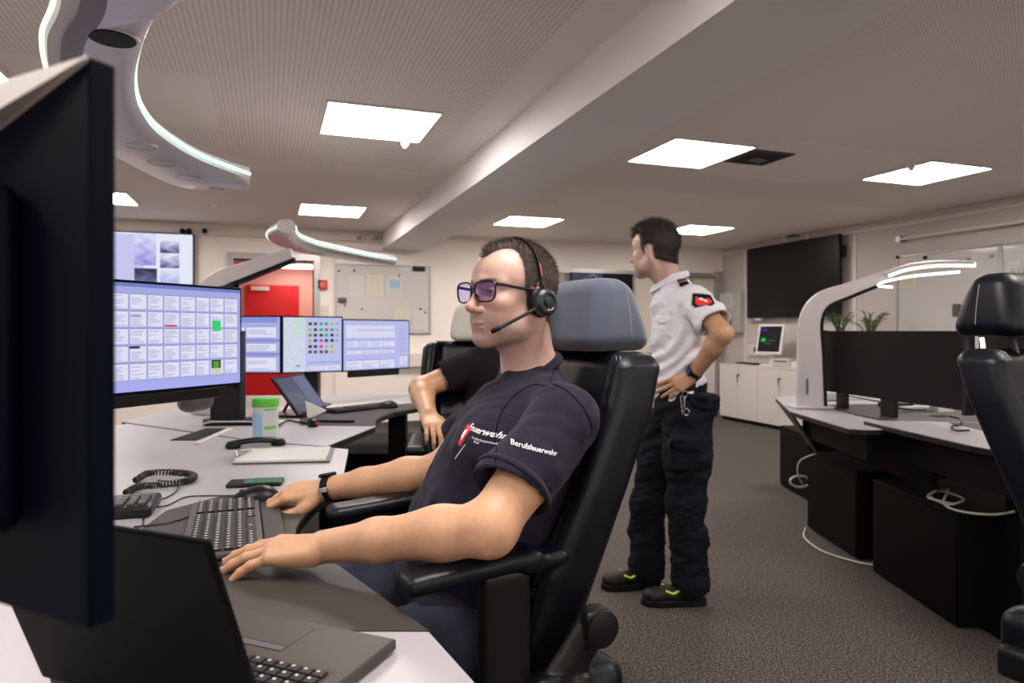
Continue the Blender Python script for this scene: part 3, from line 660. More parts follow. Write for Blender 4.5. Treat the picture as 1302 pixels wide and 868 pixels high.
MB().b2((c[0]-.07, c[1]-.04, .75), (c[0]+.07, c[1]+.04, 1.2)).build('column', M['black_plastic'], T, bevel=.006)
s = Sdf(); s.chain([P(262, 485, 2.6), P(258, 510, 2.55), P(240, 512, 2.45), P(236, 488, 2.3)], [.016, .020, .020, .016], k=.05, flat=((0, 1, 0), .5)); V, F = s.mesh(.006); solid('curved_bracket', V, F, M['grey_plastic'], T)
T = thing('monitor_rail', 'black rail carrying the three lit monitors on the far desk', 'stand', (-1.2, 4.1, .75)); MB().tube([(-1.80, 4.06, 1.1), (-1.33, 4.05, 1.1), (-1.03, 4.22, 1.1), (-.78, 4.53, 1.1)], .02, 8).build('rail', M['black_plastic'], T); MB().b2((-1.24, 4.08, .752), (-1.16, 4.14, 1.1)).build('post', M['black_plastic'], T)
# monitors
def cells(ras, x0, x1, y0, y1, nx, ny, bg=(232, 232, 252), ln=(150, 150, 190)):
    n, m_, _ = ras.shape
    for i in range(nx):
        for j in range(ny):
            a, b = int(m_*(x0+(x1-x0)*i/nx))+1, int(m_*(x0+(x1-x0)*(i+1)/nx))-1; c, d = int(n*(y0+(y1-y0)*j/ny))+1, int(n*(y0+(y1-y0)*(j+1)/ny))-1
            ras[c:d, a:b] = srgb(*bg); ras[d-1, a:b] = srgb(*ln)
            for q in range(c+1, d-3, 2):
                if rr.random() < .8: e_ = a+1+int((b-a-2)*rr.uniform(.5, 1)); ras[q, a+1:e_] = srgb(188, 186, 222)
ras = blank(118, 190, (172, 176, 232)); ras[114:, :] = srgb(120, 130, 200); ras[0:10] = srgb(176, 178, 245)
cells(ras, .02, .985, .11, .92, 11, 5)
def fill(ras, x0, x1, y0, y1, c): n, m_, _ = ras.shape; ras[int(n*y0):max(int(n*y1), int(n*y0)+1), int(m_*x0):max(int(m_*x1), int(m_*x0)+1)] = srgb(*c)
fill(ras, .825, .875, .56, .67, (60, 214, 120)); fill(ras, .82, .875, .17, .255, (40, 60, 40)); fill(ras, .825, .87, .13, .155, (215, 235, 90)); fill(ras, .375, .43, .695, .71, (24, 34, 30)); fill(ras, .37, .425, .405, .42, (24, 34, 30)); fill(ras, .55, .62, .61, .625, (225, 60, 100))
for k in range(4): fill(ras, .83, .868, .18+k*.018, .187+k*.018, (120, 220, 60))
monitor('large monitor full of lilac table windows with a green cell, left of the seated man', (-1.208, 1.755), (-.937, 2.35), 1.022, 1.338, ras, chin=True, stand=False)
monitor('narrow-edged dark monitor seen almost from behind, just right of the big table screen', (-.99, 2.47), (-1.30, 2.85), 1.0, 1.36, blank(4, 6, (120, 120, 180)), stand=False)
ras = blank(60, 60, (176, 180, 236)); fill(ras, .02, .98, .9, 1, (140, 150, 216)); cells(ras, .1, .98, .62, .86, 2, 1); cells(ras, .1, .98, .38, .56, 2, 1); cells(ras, .1, .98, .02, .3, 2, 1); fill(ras, .05, 1, .3, .36, (140, 148, 214)); fill(ras, .05, 1, .56, .6, (140, 148, 214))
monitor('leftmost of the three lit monitors on the far desk, showing blue table windows', (-1.78, 3.98), (-1.345, 3.955), .958, 1.278, ras, stand=False)
ras = blank(90, 100, (196, 200, 244)); fill(ras, 0, .37, 0, 1, (214, 222, 240))
for k in range(140):
    x, y = rr.random()*.35, rr.random(); fill(ras, x, x+.03, y, y+.01, (196, 208, 232))
for k in range(40): x, y = rr.uniform(.15, .36), rr.uniform(.65, .98); fill(ras, x, x+.04, y, y+.03, (196, 230, 205))
fill(ras, .2, .28, .1, .13, (120, 130, 160))
pal = [(60, 90, 60), (190, 210, 60), (230, 80, 150), (60, 190, 130), (110, 90, 70), (70, 70, 110), (200, 120, 90)]
for i in range(6):
    for j in range(6 if i < 5 else 4):
        x, y = .42+i*.095, .86-j*.105; fill(ras, x, x+.06, y, y+.055, rr.choice(pal) if i < 5 else (180, 182, 225)); fill(ras, x+.015, x+.04, y+.02, y+.03, (30, 34, 40))
fill(ras, .4, .98, .16, .18, (160, 164, 222)); cells(ras, .4, .98, .02, .14, 3, 1)
monitor('middle lit monitor on the far desk with a map and rows of small coloured tiles', (-1.33, 3.97), (-1.035, 4.145), .957, 1.277, ras)
ras = blank(80, 110, (190, 194, 242)); fill(ras, .04, .78, .66, .9, (222, 224, 250)); cells(ras, .04, .78, .46, .62, 4, 1); cells(ras, .04, .78, .32, .43, 3, 1); cells(ras, .04, .78, .02, .22, 3, 1); cells(ras, .84, .98, .05, .28, 2, 1); fill(ras, .2, .78, .8, .805, (150, 150, 190))
for k in range(9): fill(ras, .84, .97, .35+k*.06, .355+k*.06, (160, 164, 214))
monitor('rightmost lit monitor on the far desk, with pale form windows', (-1.025, 4.15), (-.690, 4.56), .955, 1.262, ras, chin=True, stand=False)
# foreground monitor seen from behind
F_ = monitor('tall dark monitor seen from behind at the left edge, with ceiling sheen painted on top', (-.2575, .44), (-.80, .7017), 1.018, 1.366, blank(3, 4, (120, 120, 180)), facet=False, stand=False, thick=.018, bez=.004)
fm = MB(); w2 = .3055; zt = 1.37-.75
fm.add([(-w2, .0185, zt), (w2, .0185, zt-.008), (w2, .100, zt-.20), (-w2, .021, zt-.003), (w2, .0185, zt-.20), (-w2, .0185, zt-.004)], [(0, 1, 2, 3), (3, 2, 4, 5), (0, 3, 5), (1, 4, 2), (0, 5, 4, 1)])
fm.build('sheen_facet', mat('ceiling_sheen', (.50, .46, .44), .5), F_, smooth=0)  # ceiling light's reflection put into the facet's pale colour
lb = MB()
lb.box((-.155, .040, zt-.022), (.05, .002, .02), np.array(Matrix.Rotation(math.radians(38), 3, 'X'))); lb.build('label_sticker', M['paper'], F_, smooth=0)
# wall display at the far left with camera pictures
a, b = bw(120)[0], bw(248)[0]; ras = blank(70, 100, (236, 240, 255)); fill(ras, .03, .5, .02, .98, (205, 205, 246))
g = np.random.default_rng(3)
def pic(ras, x0, x1, y0, y1, top, bot):
    n, m_, _ = ras.shape
    A, B, C_, D_ = int(n*y0), int(n*y1), int(m_*x0), int(m_*x1)
    for i in range(A, B):
        for j in range(C_, D_):
            t = (i-A)/(B-A)+.18*math.sin(j*.35+math.sin(i*.4)*1.5)+.1*g.random(); t = min(1, max(0, t)); ras[i, j] = np.array(srgb(*bot))*(1-t)+np.array(srgb(*top))*t
pic(ras, .40, .62, .36, 1, (225, 225, 255), (150, 145, 225)); pic(ras, .66, .86, .62, .86, (215, 215, 250), (60, 60, 110)); pic(ras, .66, .86, .32, .60, (235, 235, 255), (90, 90, 160)); pic(ras, .40, .63, .0, .30, (40, 45, 70), (110, 120, 160)); pic(ras, .66, .86, .0, .28, (225, 230, 255), (180, 185, 235))
T = wthing('wall_display', 'bright wall screen with four blue-white camera pictures at the far left', 'screen', ((a+b)/2, YB, 1.4)); z1, z0 = bw(210, 297)[2], bw(210, 363)[2]
MB().b2((a, YB-.10, z0), (b, YB-.04, z1)).build('housing', M['black_plastic'], T, bevel=.004)
T2 = Fr(T.o, (0, 0, 0)); raster('screen', ras, b-a-.03, z1-z0-.03, T, lambda p: p+(0, -.101, z0+.015-1.4), 0, 0); MB().b2(((a+b)/2-.2, YB-.04, z0+.1), ((a+b)/2+.2, YB-.001, z1-.1)).build('wall_mount', M['black_plastic'], T)
a, b = bw(722)[0], bw(799)[0]; z1, z0 = bw(760, 348)[2], bw(760, 392)[2]; ras = blank(40, 80, (14, 14, 18)); fill(ras, 0, .5, 0, 1, (58, 62, 84))
for k in range(30): x, y = rr.uniform(0, .45), rr.random(); fill(ras, x, x+.06, y, y+.04, rr.choice([(80, 84, 104), (48, 52, 72), (120, 124, 140)]))  # paler patches: reflections painted into the screen raster
T = wthing('wall_display', 'dark dim double screen on the glass partition above the grey headrest', 'screen', ((a+b)/2, YB, z0)); MB().b2((a, YB-.12, z0), (b, YB-.06, z1)).build('housing', M['black_plastic'], T)
raster('screen', ras, b-a-.01, z1-z0-.01, T, lambda p: p+(0, -.1215, .005)); MB().b2(((a+b)/2-.1, YB-.06, z0), ((a+b)/2+.1, YB+.02, z1)).build('wall_mount', M['black_plastic'], T)
right_wall()

# ------------------------------------------------------------ things on the consoles
ZD = .75
def on(px, py, z=ZD): return PZ(px, py, z)
c = on(337.5, 561); T = thing('wipes_canister', 'white canister of wipes with a bright green lid, on the desk', 'canister', c)
MB().lathe([(.047, 0), (.05, .004), (.05, .145), (.047, .148)], c, seg=40).build('body', M['can_white'], T); l = MB().lathe([(.051, .143), (.052, .146), (.052, .170), (.049, .176), (.02, .179), (.001, .179)], c, seg=40).build('lid', M['green_plastic'], T)
f = MB()
for a0, a1, z0_, z1_ in ((-2.5, -1.45, .02, .12), (-2.3, -1.7, .03, .035)):
    an = np.linspace(a0, a1, 12); V = [c+(.0505*math.cos(q), .0505*math.sin(q), z) for z in (z0_, z1_) for q in an]; f.add(V, [(i, i+1, 13+i, 12+i) for i in range(11)])
f.build('label', M['can_blue'], T)
f = MB()
for z in (.130, .062, .055, .018):
    an = np.linspace(-1.3, -.3, 9); V = [c+(.0506*math.cos(q), .0506*math.sin(q), z+dz) for dz in (0, .006) for q in an]; f.add(V, [(i, i+1, 10+i, 9+i) for i in range(8)])
f.build('label_print', M['green_plastic'], T)
a, b = on(293, 570), on(357, 565.5); T = thing('phone_handset', 'black telephone handset lying in front of the wipes canister', 'handset', (a+b)/2)
mid = spline([a+(0, 0, .018), (a+b)/2+(0, 0, .026), b+(0, 0, .018)], 8); MB().tube(mid, .014, 12, flat=(1.3, .8)).build('grip', M['black_plastic'], T)
for q in (a, b): MB().lathe([(.027, .002), (.029, .012), (.02, .026), (.008, .028)], q*.9+(a+b)/2*.1).build('earpiece', M['black_plastic'], T)
# clipboard
A, B, C_, D_ = on(296, 591), on(419, 588), on(425, 571), on(311, 574); T = thing('clipboard', 'dark clipboard with white paper, on the white desk near the wipes canister', 'clipboard', (A+C_)/2)
qd = [tuple(q[:2]) for q in (A, B, C_, D_)]; MB().prism(qd, ZD+.001, ZD+.006).build('board', M['grey_plastic'], T, smooth=0); ce = (A+C_)/2
qp = [tuple((q[:2]-ce[:2])*.955+ce[:2]+np.array((-.004, -.004))) for q in (A, B, C_, D_)]; MB().prism(qp, ZD+.0062, ZD+.013).build('paper', M['paper'], T, smooth=0)
l = (A+D_)/2; f = MB(); f.box((l[0]+.016, l[1], ZD+.016), (.02, .11, .006)); f.tube([(l[0]+.01, l[1]-.04, ZD+.02), (l[0]+.0, l[1]-.02, ZD+.026), (l[0], l[1]+.02, ZD+.026), (l[0]+.01, l[1]+.04, ZD+.02)], .003); f.build('clip', M['chrome'], T)
# smartphone
c = on(325, 616); T = local('smartphone', 'black smartphone with a green glow on its screen, beside the computer mouse', 'phone', c, fwd=(.98, .2)); MB().box((0, 0, .006), (.152, .075, .011)).build('body', M['black_plastic'], T, bevel=.004, bseg=3); MB().box((.02, 0, .0122), (.10, .066, .001)).build('screen', M['phone_glow'], T, smooth=0)
# mouse under the hand
def mouse(c, fwd, lb, grp=None):
    T = local('computer_mouse', lb, 'mouse', c, fwd=fwd, group=grp); s = Sdf(); s.ell((0, 0, .006), (.062, .034, .030)).ell((-.015, 0, .012), (.042, .032, .030), k=.02).half((0, 0, .001), (0, 0, -1)); V, F = s.mesh(.0025); solid('body', V, F, M['black_plastic'], T)
    MB().lathe([(.007, -.003), (.007, .003)], (.034, 0, .029), basis((0, 1, 0)), 12).build('wheel', M['grey_plastic'], T); return T
mouse(on(325, 640)+(0, 0, .003), (-.97, -.1), 'dark mouse under the man\'s far hand'); mouse(on(492, 519.5)+(0, 0, .003), (-.9, -.3), 'dark mouse on the curved grey desk beside the keyboard')
# keyboards
c = (on(243, 660)+on(333, 650)+on(290, 700))/3; kc = np.array([-.645, 1.53, ZD+.003]); T = local('keyboard', 'dark grey keyboard with white lettering in front of the seated man', 'keyboard', kc, fwd=(-.37, .93)); keyboard(T, .45, .155, 'grey_plastic', 'key_grey', True)
MB().b2((-.225, -.125, .002), (.225, -.078, .012)).build('wrist_rest', M['key_grey'], T, bevel=.004)
kc = on(452, 524)+(0, .1, .003); T = local('keyboard', 'dark keyboard on the curved grey desk in front of the second operator', 'keyboard', kc, fwd=(-.62, -.78)); keyboard(T, .42, .14, 'black_plastic', 'key_grey')
# tilted tablet screen on the far desk
a = np.array([-1.075, 3.44, .755]); b = np.array([-1.03, 3.82, .755]); w = float(np.linalg.norm((b-a)[:2])); d_ = nrm([*(b-a)[:2], 0]); T = local('tablet_computer', 'tilted tablet computer with grey reflections painted on its screen, between the two keyboards', 'tablet', (a+b)/2, fwd=d_)
TL, TR = P(338, 474, a[1]+.06), P(385, 469, b[1]+.06)
Rt = np.array(Matrix.Rotation(math.radians(-37), 3, 'X')); w = .37; sh = np.array([[1, 0, 0], [0, 1, 0], [0, 0, 1.]])
MB().box(Rt@np.array([0, 0, .13])+(0, 0, .004), (w, .014, .24), Rt).build('housing', M['black_plastic'], T, bevel=.004)
ras = blank(20, 24, (92, 90, 112)); ras[:, 14:] = srgb(112, 114, 142); fill(ras, 0, .5, .2, .6, (100, 104, 118)); fill(ras, .3, .9, .35, .4, (96, 120, 110))  # reflections painted as glowing greys in the raster
raster('screen', ras, w-.03, .21, T, lambda p: (p-(0, 0, 0))@Rt.T+(0, 0, .004), y=-.0078, z0=.025)
MB().box((0, .10, .006), (w*.8, .2, .01)).build('base_plate', M['black_plastic'], T, bevel=.003); MB().tube([(0, .17, .01), (0, .10, .13)], .008).build('support', M['black_plastic'], T)
p = on(391, 532); MB().add([p+(-.0, 0, .0), p+(.025, .02, .004), p+(.085, .06, .035), p+(-.02, .03, .09), p+(-.002, .003, 0), p+(.023, .023, .004), p+(.083, .063, .035), p+(-.022, .033, .09)], [(0, 1, 2, 3), (7, 6, 5, 4), (0, 4, 5, 1), (1, 5, 6, 2), (2, 6, 7, 3), (3, 7, 4, 0)]).solo('paper_note', M['paper'], 'white folded paper leaning on the tilted tablet computer', 'paper', p, smooth=0)
a, b = on(403, 537.5), on(450, 538); MB().tube([a+(0, 0, .010), b+(0, 0, .010)], .011, 10, flat=(1.4, .7)).solo('presentation_bar', M['black_plastic'], 'flat black bar lying on the desk below the far keyboard', 'bar', (a+b)/2)
c = on(398, 543); T = thing('desk_microphone', 'small black round button device with a red spot, on the desk by the tablet', 'device', c); MB().lathe([(.022, 0), (.026, .01), (.026, .034), (.015, .042), (.004, .043)], c).build('body', M['black_plastic'], T); MB().lathe([(.009, 0), (.009, .004)], c+(.02, -.012, .022), basis((.8, -.6, 0)), 12).build('button', M['red'], T)
MB().tube(spline([on(352, 545)+(0, 0, .01), on(365, 538)+(0, 0, .012), on(380, 539)+(0, 0, .01), on(396, 541)+(0, 0, .01)]), .005).solo('black_cable', M['cable_black'], 'black cable running from the canister to the small round device', 'cable', on(375, 539))
# docking device and desk hatch
c = on(288, 543.5); T = local('docking_station', 'flat black docking device with a grey edge, behind the wipes canister', 'device', c+(0, .1, 0), fwd=(1, .12)); MB().prism([(-.13, -.05), (.13, -.06), (.15, -.03), (.15, .06), (-.12, .07), (-.15, .0)], .001, .03).build('body', M['black_plastic'], T, bevel=.006)
MB().tube([(-.135, -.053, .012), (-.09, -.07, .024), (.08, -.075, .024), (.14, -.06, .012)], .004).build('silver_edge', M['box_grey'], T)
q = [on(216, 560), on(250, 560), on(290, 545), on(262, 545)]; T = thing('cable_hatch', 'open black cable hatch with a white rim, sunk in the white desk', 'hatch', (q[0]+q[2])/2); MB().prism([tuple(t[:2]) for t in q], ZD+.0005, ZD+.003).build('opening', M['black_matte'], T, smooth=0)
r_ = [on(247, 565), on(254, 565), on(296, 545.5), on(289, 545.5)]; MB().prism([tuple(t[:2]) for t in r_], ZD+.001, ZD+.006).build('rim', M['white_plastic'], T, smooth=0)
# coiled telephone cord and thin cables
base = on(205, 614); pts = spline([on(172, 616)+(0, 0, .012), on(190, 607)+(0, 0, .014), on(225, 606)+(0, 0, .013), on(246, 609)+(0, 0, .012), on(240, 616)+(0, 0, .012), on(205, 622)+(0, 0, .013), on(176, 624)+(0, 0, .012), on(160, 632)+(0, 0, .012)], 60); out = []
for i, p in enumerate(pts):
    t = nrm(pts[min(i+1, len(pts)-1)]-pts[max(i-1, 0)]); n1_ = nrm(np.cross(t, (0, 0, 1))); n2_ = np.cross(n1_, t); a = i*.95; out.append(p+(n1_*math.cos(a)+n2_*math.sin(a))*.0085)
MB().tube(out, .0026, 5).solo('coiled_cord', M['cable_black'], 'coiled black telephone cord lying in a loop on the white desk', 'cord', base)
for k, (pl, lb) in enumerate((([(165, 642), (200, 638), (222, 628), (226, 616), (200, 612)], 'thin black cable looping beside the coiled cord'), ([(168, 636), (180, 645), (210, 645), (235, 634), (262, 632), (300, 632)], 'thin mouse cable running from the big monitor towards the mouse'), ([(168, 625), (180, 650), (182, 668), (170, 676)], 'thin black cable hanging beside the tall dark monitor'), ([(170, 672), (205, 668), (225, 664), (243, 658)], 'short black cable going to the keyboard'))):
    MB().tube(spline([on(*q)+(0, 0, .004) for q in pl]), .0022, 6).solo('thin_cable', M['cable_black'], lb, 'cable', on(*pl[1]), group='thin black cables')
q = on(190, 652); T = local('telephone', 'dark telephone base partly hidden by the tall monitor', 'telephone', on(168, 650), fwd=(.9, .3)); MB().prism([(-.1, -.08), (.055, -.08), (.055, .08), (-.1, .08)], .0, .028).build('body', M['black_plastic'], T, bevel=.008)
f = MB()
for i in range(3):
    for j in range(4): f.box((.03-i*.024, -.05+j*.026, .031), (.017, .018, .008))
f.build('keys', M['grey_plastic'], T, bevel=.002)
# notebook computer in front
fr_ = np.array([-.161, .956]); sd = nrm([-.375, -.927]); hd = nrm([-.927, .375])
o2 = fr_+sd*.245; T = local('laptop', 'dark laptop opened away from the viewer in the foreground', 'laptop', (*(o2), ZD), fwd=-hd); Wl = .36    # local +x runs to the hinge's right end, +y away
yv = -sd                                                    # local y direction in view coordinates
ylen = .245
MB().prism([(-Wl, 0), (0, 0), (0, ylen), (-Wl, ylen)], .003, .019).build('base', M['laptop_deck'], T, bevel=.004, bseg=3)
pd = MB(); pd.b2((-.235, ylen-.078, .0186), (-.125, ylen-.018, .0196)); tp = pd.build('trackpad', M['laptop_deck'], T, bevel=.001)
f = MB(); f.b2((-.235, ylen-.092, .0186), (-.125, ylen-.080, .0200)); f.b2((-.23, ylen-.0815, .0188), (-.13, ylen-.0795, .0198)); f.build('trackpad_buttons', M['grey_plastic'], T)
f = MB(); f.b2((-Wl+.022, .022, .0186), (-.022, ylen-.108, .0192)); f.build('key_well', mat('key_well', (.05, .018, .014), .5), T)
f = MB(); g_ = MB()
for r in range(6):
    for k in range(16): x = -Wl+.026+k*.0193; f.box((x+.009, .031+r*.0178, .0205), (.0168, .0152, .004)); g_.box((x+.006, .033+r*.0178, .0228), (.004, .004, .0004))
f.build('keys', M['key_black'], T, bevel=.0015); g_.build('key_lettering', M['key_mark'], T, smooth=0)
al = math.radians(20); Rl = np.array(Matrix.Rotation(al, 3, 'X')); lid = MB(); lid.box(Rl@np.array([-Wl/2, -.004, .127])+(0, 0, .016), (Wl, .008, .25), Rl); lo = lid.build('lid', M['lid_black'], T, bevel=.003, bseg=3)
s_ = MB(); s_.box(Rl@np.array([-Wl/2, .0008, .127])+(0, 0, .016), (Wl-.02, .001, .22), Rl); s_.build('screen', M['tv_black'], T, smooth=0)
MB().tube([(-Wl+.03, 0, .018), (-.03, 0, .018)], .008, 10).build('hinge', M['black_plastic'], T)
# ------------------------------------------------------------ console lights: a crescent blade on an arm and post
def crescent(name, lb, T, pin, pout, z, th, strips=True):
    """pin / pout: inner and outer outlines as equal-length lists of plan points"""
    n = len(pin); V = []; F = []
    def sect(a, b, t):
        a, b = np.array(a), np.array(b); d = b-a
        return [(*(a), z+.3*th), (*(a+d*.06), z+th), (*(a+d*.35), z+th*1.25), (*(a+d*.8), z+th*1.1), (*(b), z+.6*th), (*(b-d*.05), z+.15*th), (*(a+d*.6), z-.12*th), (*(a+d*.12), z-.02*th)]
    for i in range(n): V += sect(pin[i], pout[i], 0)
    k = 8
    F = [(i*k+j, i*k+(j+1) % k, (i+1)*k+(j+1) % k, (i+1)*k+j) for i in range(n-1) for j in range(k)]+[tuple(range(k))[::-1], tuple(range((n-1)*k, n*k))]
    mb = MB(); mb.add(V, F); mb.build('blade', M['lamp_white'], T, smooth=50)
    return V
def smooth_line(pts, n=7): return [tuple(p[:2]) for p in spline([np.array([*p, 0.]) for p in pts], n)]
def z_at(px, py, z): return tuple(PZ(px, py, z)[:2])
def console_light(lb, zz, pin, pout, th, grille, spots, dx=(0, 0)):
    base = np.array([*np.mean([pin[0], pin[-1]], 0), zz]); T = thing('console_light', lb, 'lamp', base, 'crescent console lights')
    a = smooth_line(pin); b = smooth_line(pout); crescent('blade', lb, T, a, b, zz, th)
    MB().tube([(p[0]+(q[0]-p[0])*.0, p[1]+(q[1]-p[1])*.0, zz+th*.62) for p, q in zip(a, b)], .0045, 6, flat=(1, 1.2)).build('inner_light_strip', M['led'], T)
    MB().tube([(q[0], q[1], zz+th*.38) for p, q in zip(a, b)], .004, 6).build('outer_light_strip', M['led_soft'], T)
    for gq, r in grille:
        g = MB(); g.ring((gq[0], gq[1], zz-.002), np.eye(3), r*1.15, r*1.15, .004, 28); g.build('vent_ring', M['lamp_white'], T); h = MB(); h.lathe([(r*1.1, 0), (r*1.1, .008)], (gq[0], gq[1], zz-.008)); h.build('vent_grille', M['black_matte'], T)
    for gq, r in spots:
        g = MB(); g.ring((gq[0], gq[1], zz-.003), np.eye(3), r*1.2, r*1.2, .004, 24, 6); g.lathe([(r*1.1, 0), (r*1.1, .004)], (gq[0], gq[1], zz-.004)); g.build('spot', M['box_grey'], T)
    return T
ZR = 1.65
pin = [(-.15, .50), (-.33, .72), z_at(240, 0, ZR), z_at(200, 32, ZR), z_at(178, 78, ZR), z_at(171, 118, ZR), z_at(180, 152, ZR), z_at(206, 182, ZR), z_at(255, 211, ZR), z_at(318, 234, ZR)]
pout = [(-.20, .42), (-.42, .60), z_at(70, 0, ZR), (-.744, 1.08), (-.85, 1.25), (-.94, 1.43), (-1.01, 1.62), (-1.06, 1.85), z_at(232, 243, ZR), z_at(314, 243, ZR)]
TL1 = console_light('curved white console lamp with green light lines, overhead at the top left', ZR, pin, pout, .05, [(z_at(143, 44, ZR), .029)], [(z_at(180, 184, ZR), .028), (z_at(206, 205, ZR), .028), (z_at(239, 224, ZR), .026), (z_at(276, 237, ZR), .018)])
f = MB(); dk = smooth_line(pin); do = smooth_line(pout); pr = [np.array(a)*.30+np.array(b)*.70 for a, b in zip(dk, do)][8:40]; f.tube([(*p, ZR-.004) for p in pr], .012, 6, flat=(1.4, .4)); f.build('underside_groove', mat('groove_mauve', (.16, .13, .17), .5), TL1)
def post(T, b, top, head, w, d, lean, dark=True, z0=.75):
    """white post with a bend, then an arm to the blade; black inner side"""
    b, top, head = map(lambda q: np.asarray(q, float), (b, top, head)); side = nrm(np.cross(head-top, (0, 0, 1)))
    path = spline([b, b*.5+top*.5, top-(0, 0, .06), top+nrm(head-top)*.07+(0, 0, .03), top*.5+head*.5+(0, 0, .022), head], 8)
    n = len(path); mb = MB(); mk_ = MB(); V = []; V2 = []
    for i, p in enumerate(path):
        t = nrm(path[min(i+1, n-1)]-path[max(i-1, 0)]); nn = np.cross(side, t); f_ = i/(n-1); wd = w*(1-.45*f_); dp = d*(1-.62*f_)
        V += [p-side*wd/2-nn*dp/2, p+side*wd/2-nn*dp/2, p+side*wd/2+nn*dp/2, p-side*wd/2+nn*dp/2]
        V2 += [p-side*wd*.42-nn*(dp*.5+.018), p+side*wd*.42-nn*(dp*.5+.018), p+side*wd*.42-nn*dp*.38, p-side*wd*.42-nn*dp*.38]
    F = [(i*4+j, i*4+(j+1) % 4, (i+1)*4+(j+1) % 4, (i+1)*4+j) for i in range(n-1) for j in range(4)]+[(3, 2, 1, 0), tuple(range(4*n-4, 4*n))]
    mb.add(V, F); mb.build('post', M['lamp_white'], T, bevel=.006, smooth=40); mk_.add(V2, F); mk_.build('inner_cover', M['black_matte'], T, smooth=40)
# second lamp, over the far desk
ZL = 1.66
pin2 = [z_at(366, 296, 1.69), z_at(389, 297, 1.69), z_at(391, 309, ZL), z_at(398, 319, ZL), z_at(420, 327, ZL), z_at(455, 335, ZL), z_at(505, 339, ZL)]
pin2 = [(-1.02, 3.22), (-1.075, 3.42), (-1.10, 3.62), (-1.085, 3.85), (-1.02, 4.10), (-.93, 4.40), (-.80, 4.72)]
pout2 = [(-1.09, 3.16), (-1.20, 3.34), (-1.28, 3.60), (-1.30, 3.90), (-1.25, 4.20), (-1.12, 4.50), (-.84, 4.80)]
TL2 = console_light('curved white lamp with green glow over the far desk, before the doorway', ZL, pin2, pout2, .05, [], [((-1.17, 3.5), .03), ((-1.19, 3.75), .03), ((-1.15, 4.05), .03)])
post(TL2, P(262, 526, 3.62)+(0, 0, .0), P(262, 372, 3.55), P(372, 322, 3.5), .07, .15, 0)
# ------------------------------------------------------------ the console on the right
R1 = [(1.775, 4.6), (1.56, 3.83), (1.553, 3.15), (1.63, 3.12), (2.6, 3.2), (2.75, 4.4), (2.3, 5.0)]
R2 = [(1.69, 3.28), (1.70, 2.95), (1.729, 2.57), (1.86, 2.05), (2.9, 1.9), (3.1, 3.1)]
i1 = [(1.85, 4.15), (1.83, 3.6), (1.86, 3.30), (2.5, 3.3), (2.6, 4.2)]
desk('console_desk', 'pointed white desk end carrying the tall white lamp post, on the right', R1, .748, (2.0, 3.9, 0), i1, legs=((2.2, 3.9),)); T = desk('console_desk', 'white desk section beside the black armchair on the right', R2, .768, (2.2, 2.6, 0), [(2.05, 3.2), (2.0, 2.6), (2.1, 2.15), (2.8, 2.05), (2.95, 3.05)], legs=((1.97, 2.62),))
MB().b2((1.86, 3.02, .50), (1.885, 3.75, .735)).solo('modesty_panel', M['under_black'], 'dark upright panel under the desks between the two right console sections', 'panel', (1.87, 3.4, .5), smooth=0)
T = thing('desk_apron', 'dark grey folded apron hanging under the pointed desk end on the right', 'panel', (1.6, 3.7, 0)); f = MB()
f.add([(1.775, 4.58, .72), (1.575, 3.84, .72), (1.66, 3.72, .52), (1.80, 4.3, .60), (1.79, 4.58, .72), (1.59, 3.84, .72), (1.675, 3.72, .52), (1.815, 4.3, .60)], [(0, 1, 2, 3), (7, 6, 5, 4), (0, 4, 5, 1), (1, 5, 6, 2), (2, 6, 7, 3), (3, 7, 4, 0)]); f.build('panel', mat('apron_brown', (.05, .042, .038), .6), T, smooth=0)
f = MB(); f.b2((1.64, 3.16, .60), (1.665, 3.85, .72)); f.b2((1.78, 2.1, .60), (1.80, 3.15, .74)); f.build('cable_tray', M['under_black'], T, smooth=0)
pedestal('black pedestal at the far end of the right console, partly behind the lamp desk', 2.08, 2.6, 4.76, 5.29); pedestal('middle black pedestal of the right console, with a white cable over its corner', 1.80, 2.5, 3.56, 4.15); pedestal('large nearest black pedestal on the right, with a coiled white cable on top', 1.79, 2.45, 2.74, 3.38, .467)
def fabric_panel(lb, a, b, z0, z1, grp='fabric panels'):
    a, b = np.array(a, float), np.array(b, float); w = float(np.linalg.norm(b-a)); T = local('fabric_panel', lb, 'panel', (*((a+b)/2), z0), fwd=b-a, group=grp); h = z1-z0
    MB().b2((-w/2, 0, 0), (w/2, .035, h)).build('felt', M['felt'], T, bevel=.004); f = MB()
    for x in (-w/2+.008, w/2-.008): MB().b2((x-.01, -.004, -.02), (x+.01, .045, h+.004)).build('side_rail', M['black_plastic'], T)
    f = MB()
    for x, z in ((-w/2+.15, h*.72), (-w/2+.15, h*.55), (w/2-.35, h*.4)): f.lathe([(.008, 0), (.008, .003)], (x, 0, z), basis((0, -1, 0)), 10)
    f.build('screw_hole', M['black_matte'], T); MB().b2((-.05, .035, -.09), (.05, .06, h*.6)).build('bracket', M['black_plastic'], T); MB().b2((-w/2+.12, .035, -.09), (-w/2+.2, .06, .1)).build('bracket', M['black_plastic'], T)
fabric_panel('wide dark felt panel along the back of the right console', (1.84, 4.1), (2.014, 3.03), .842, 1.198); fabric_panel('second felt panel seen between headrest and backrest of the right armchair', (2.07, 3.02), (2.42, 2.25), .86, 1.21)
MB().box((2.075, 2.985, 1.02), (.012, .012, .30), np.array(Matrix.Rotation(math.radians(-8), 3, 'Y'))).solo('light_tube', M['led_white'], 'slim lit tube standing between the felt panels, seen above the armchair back', 'light', (2.075, 2.985, .87))
TR_ = None
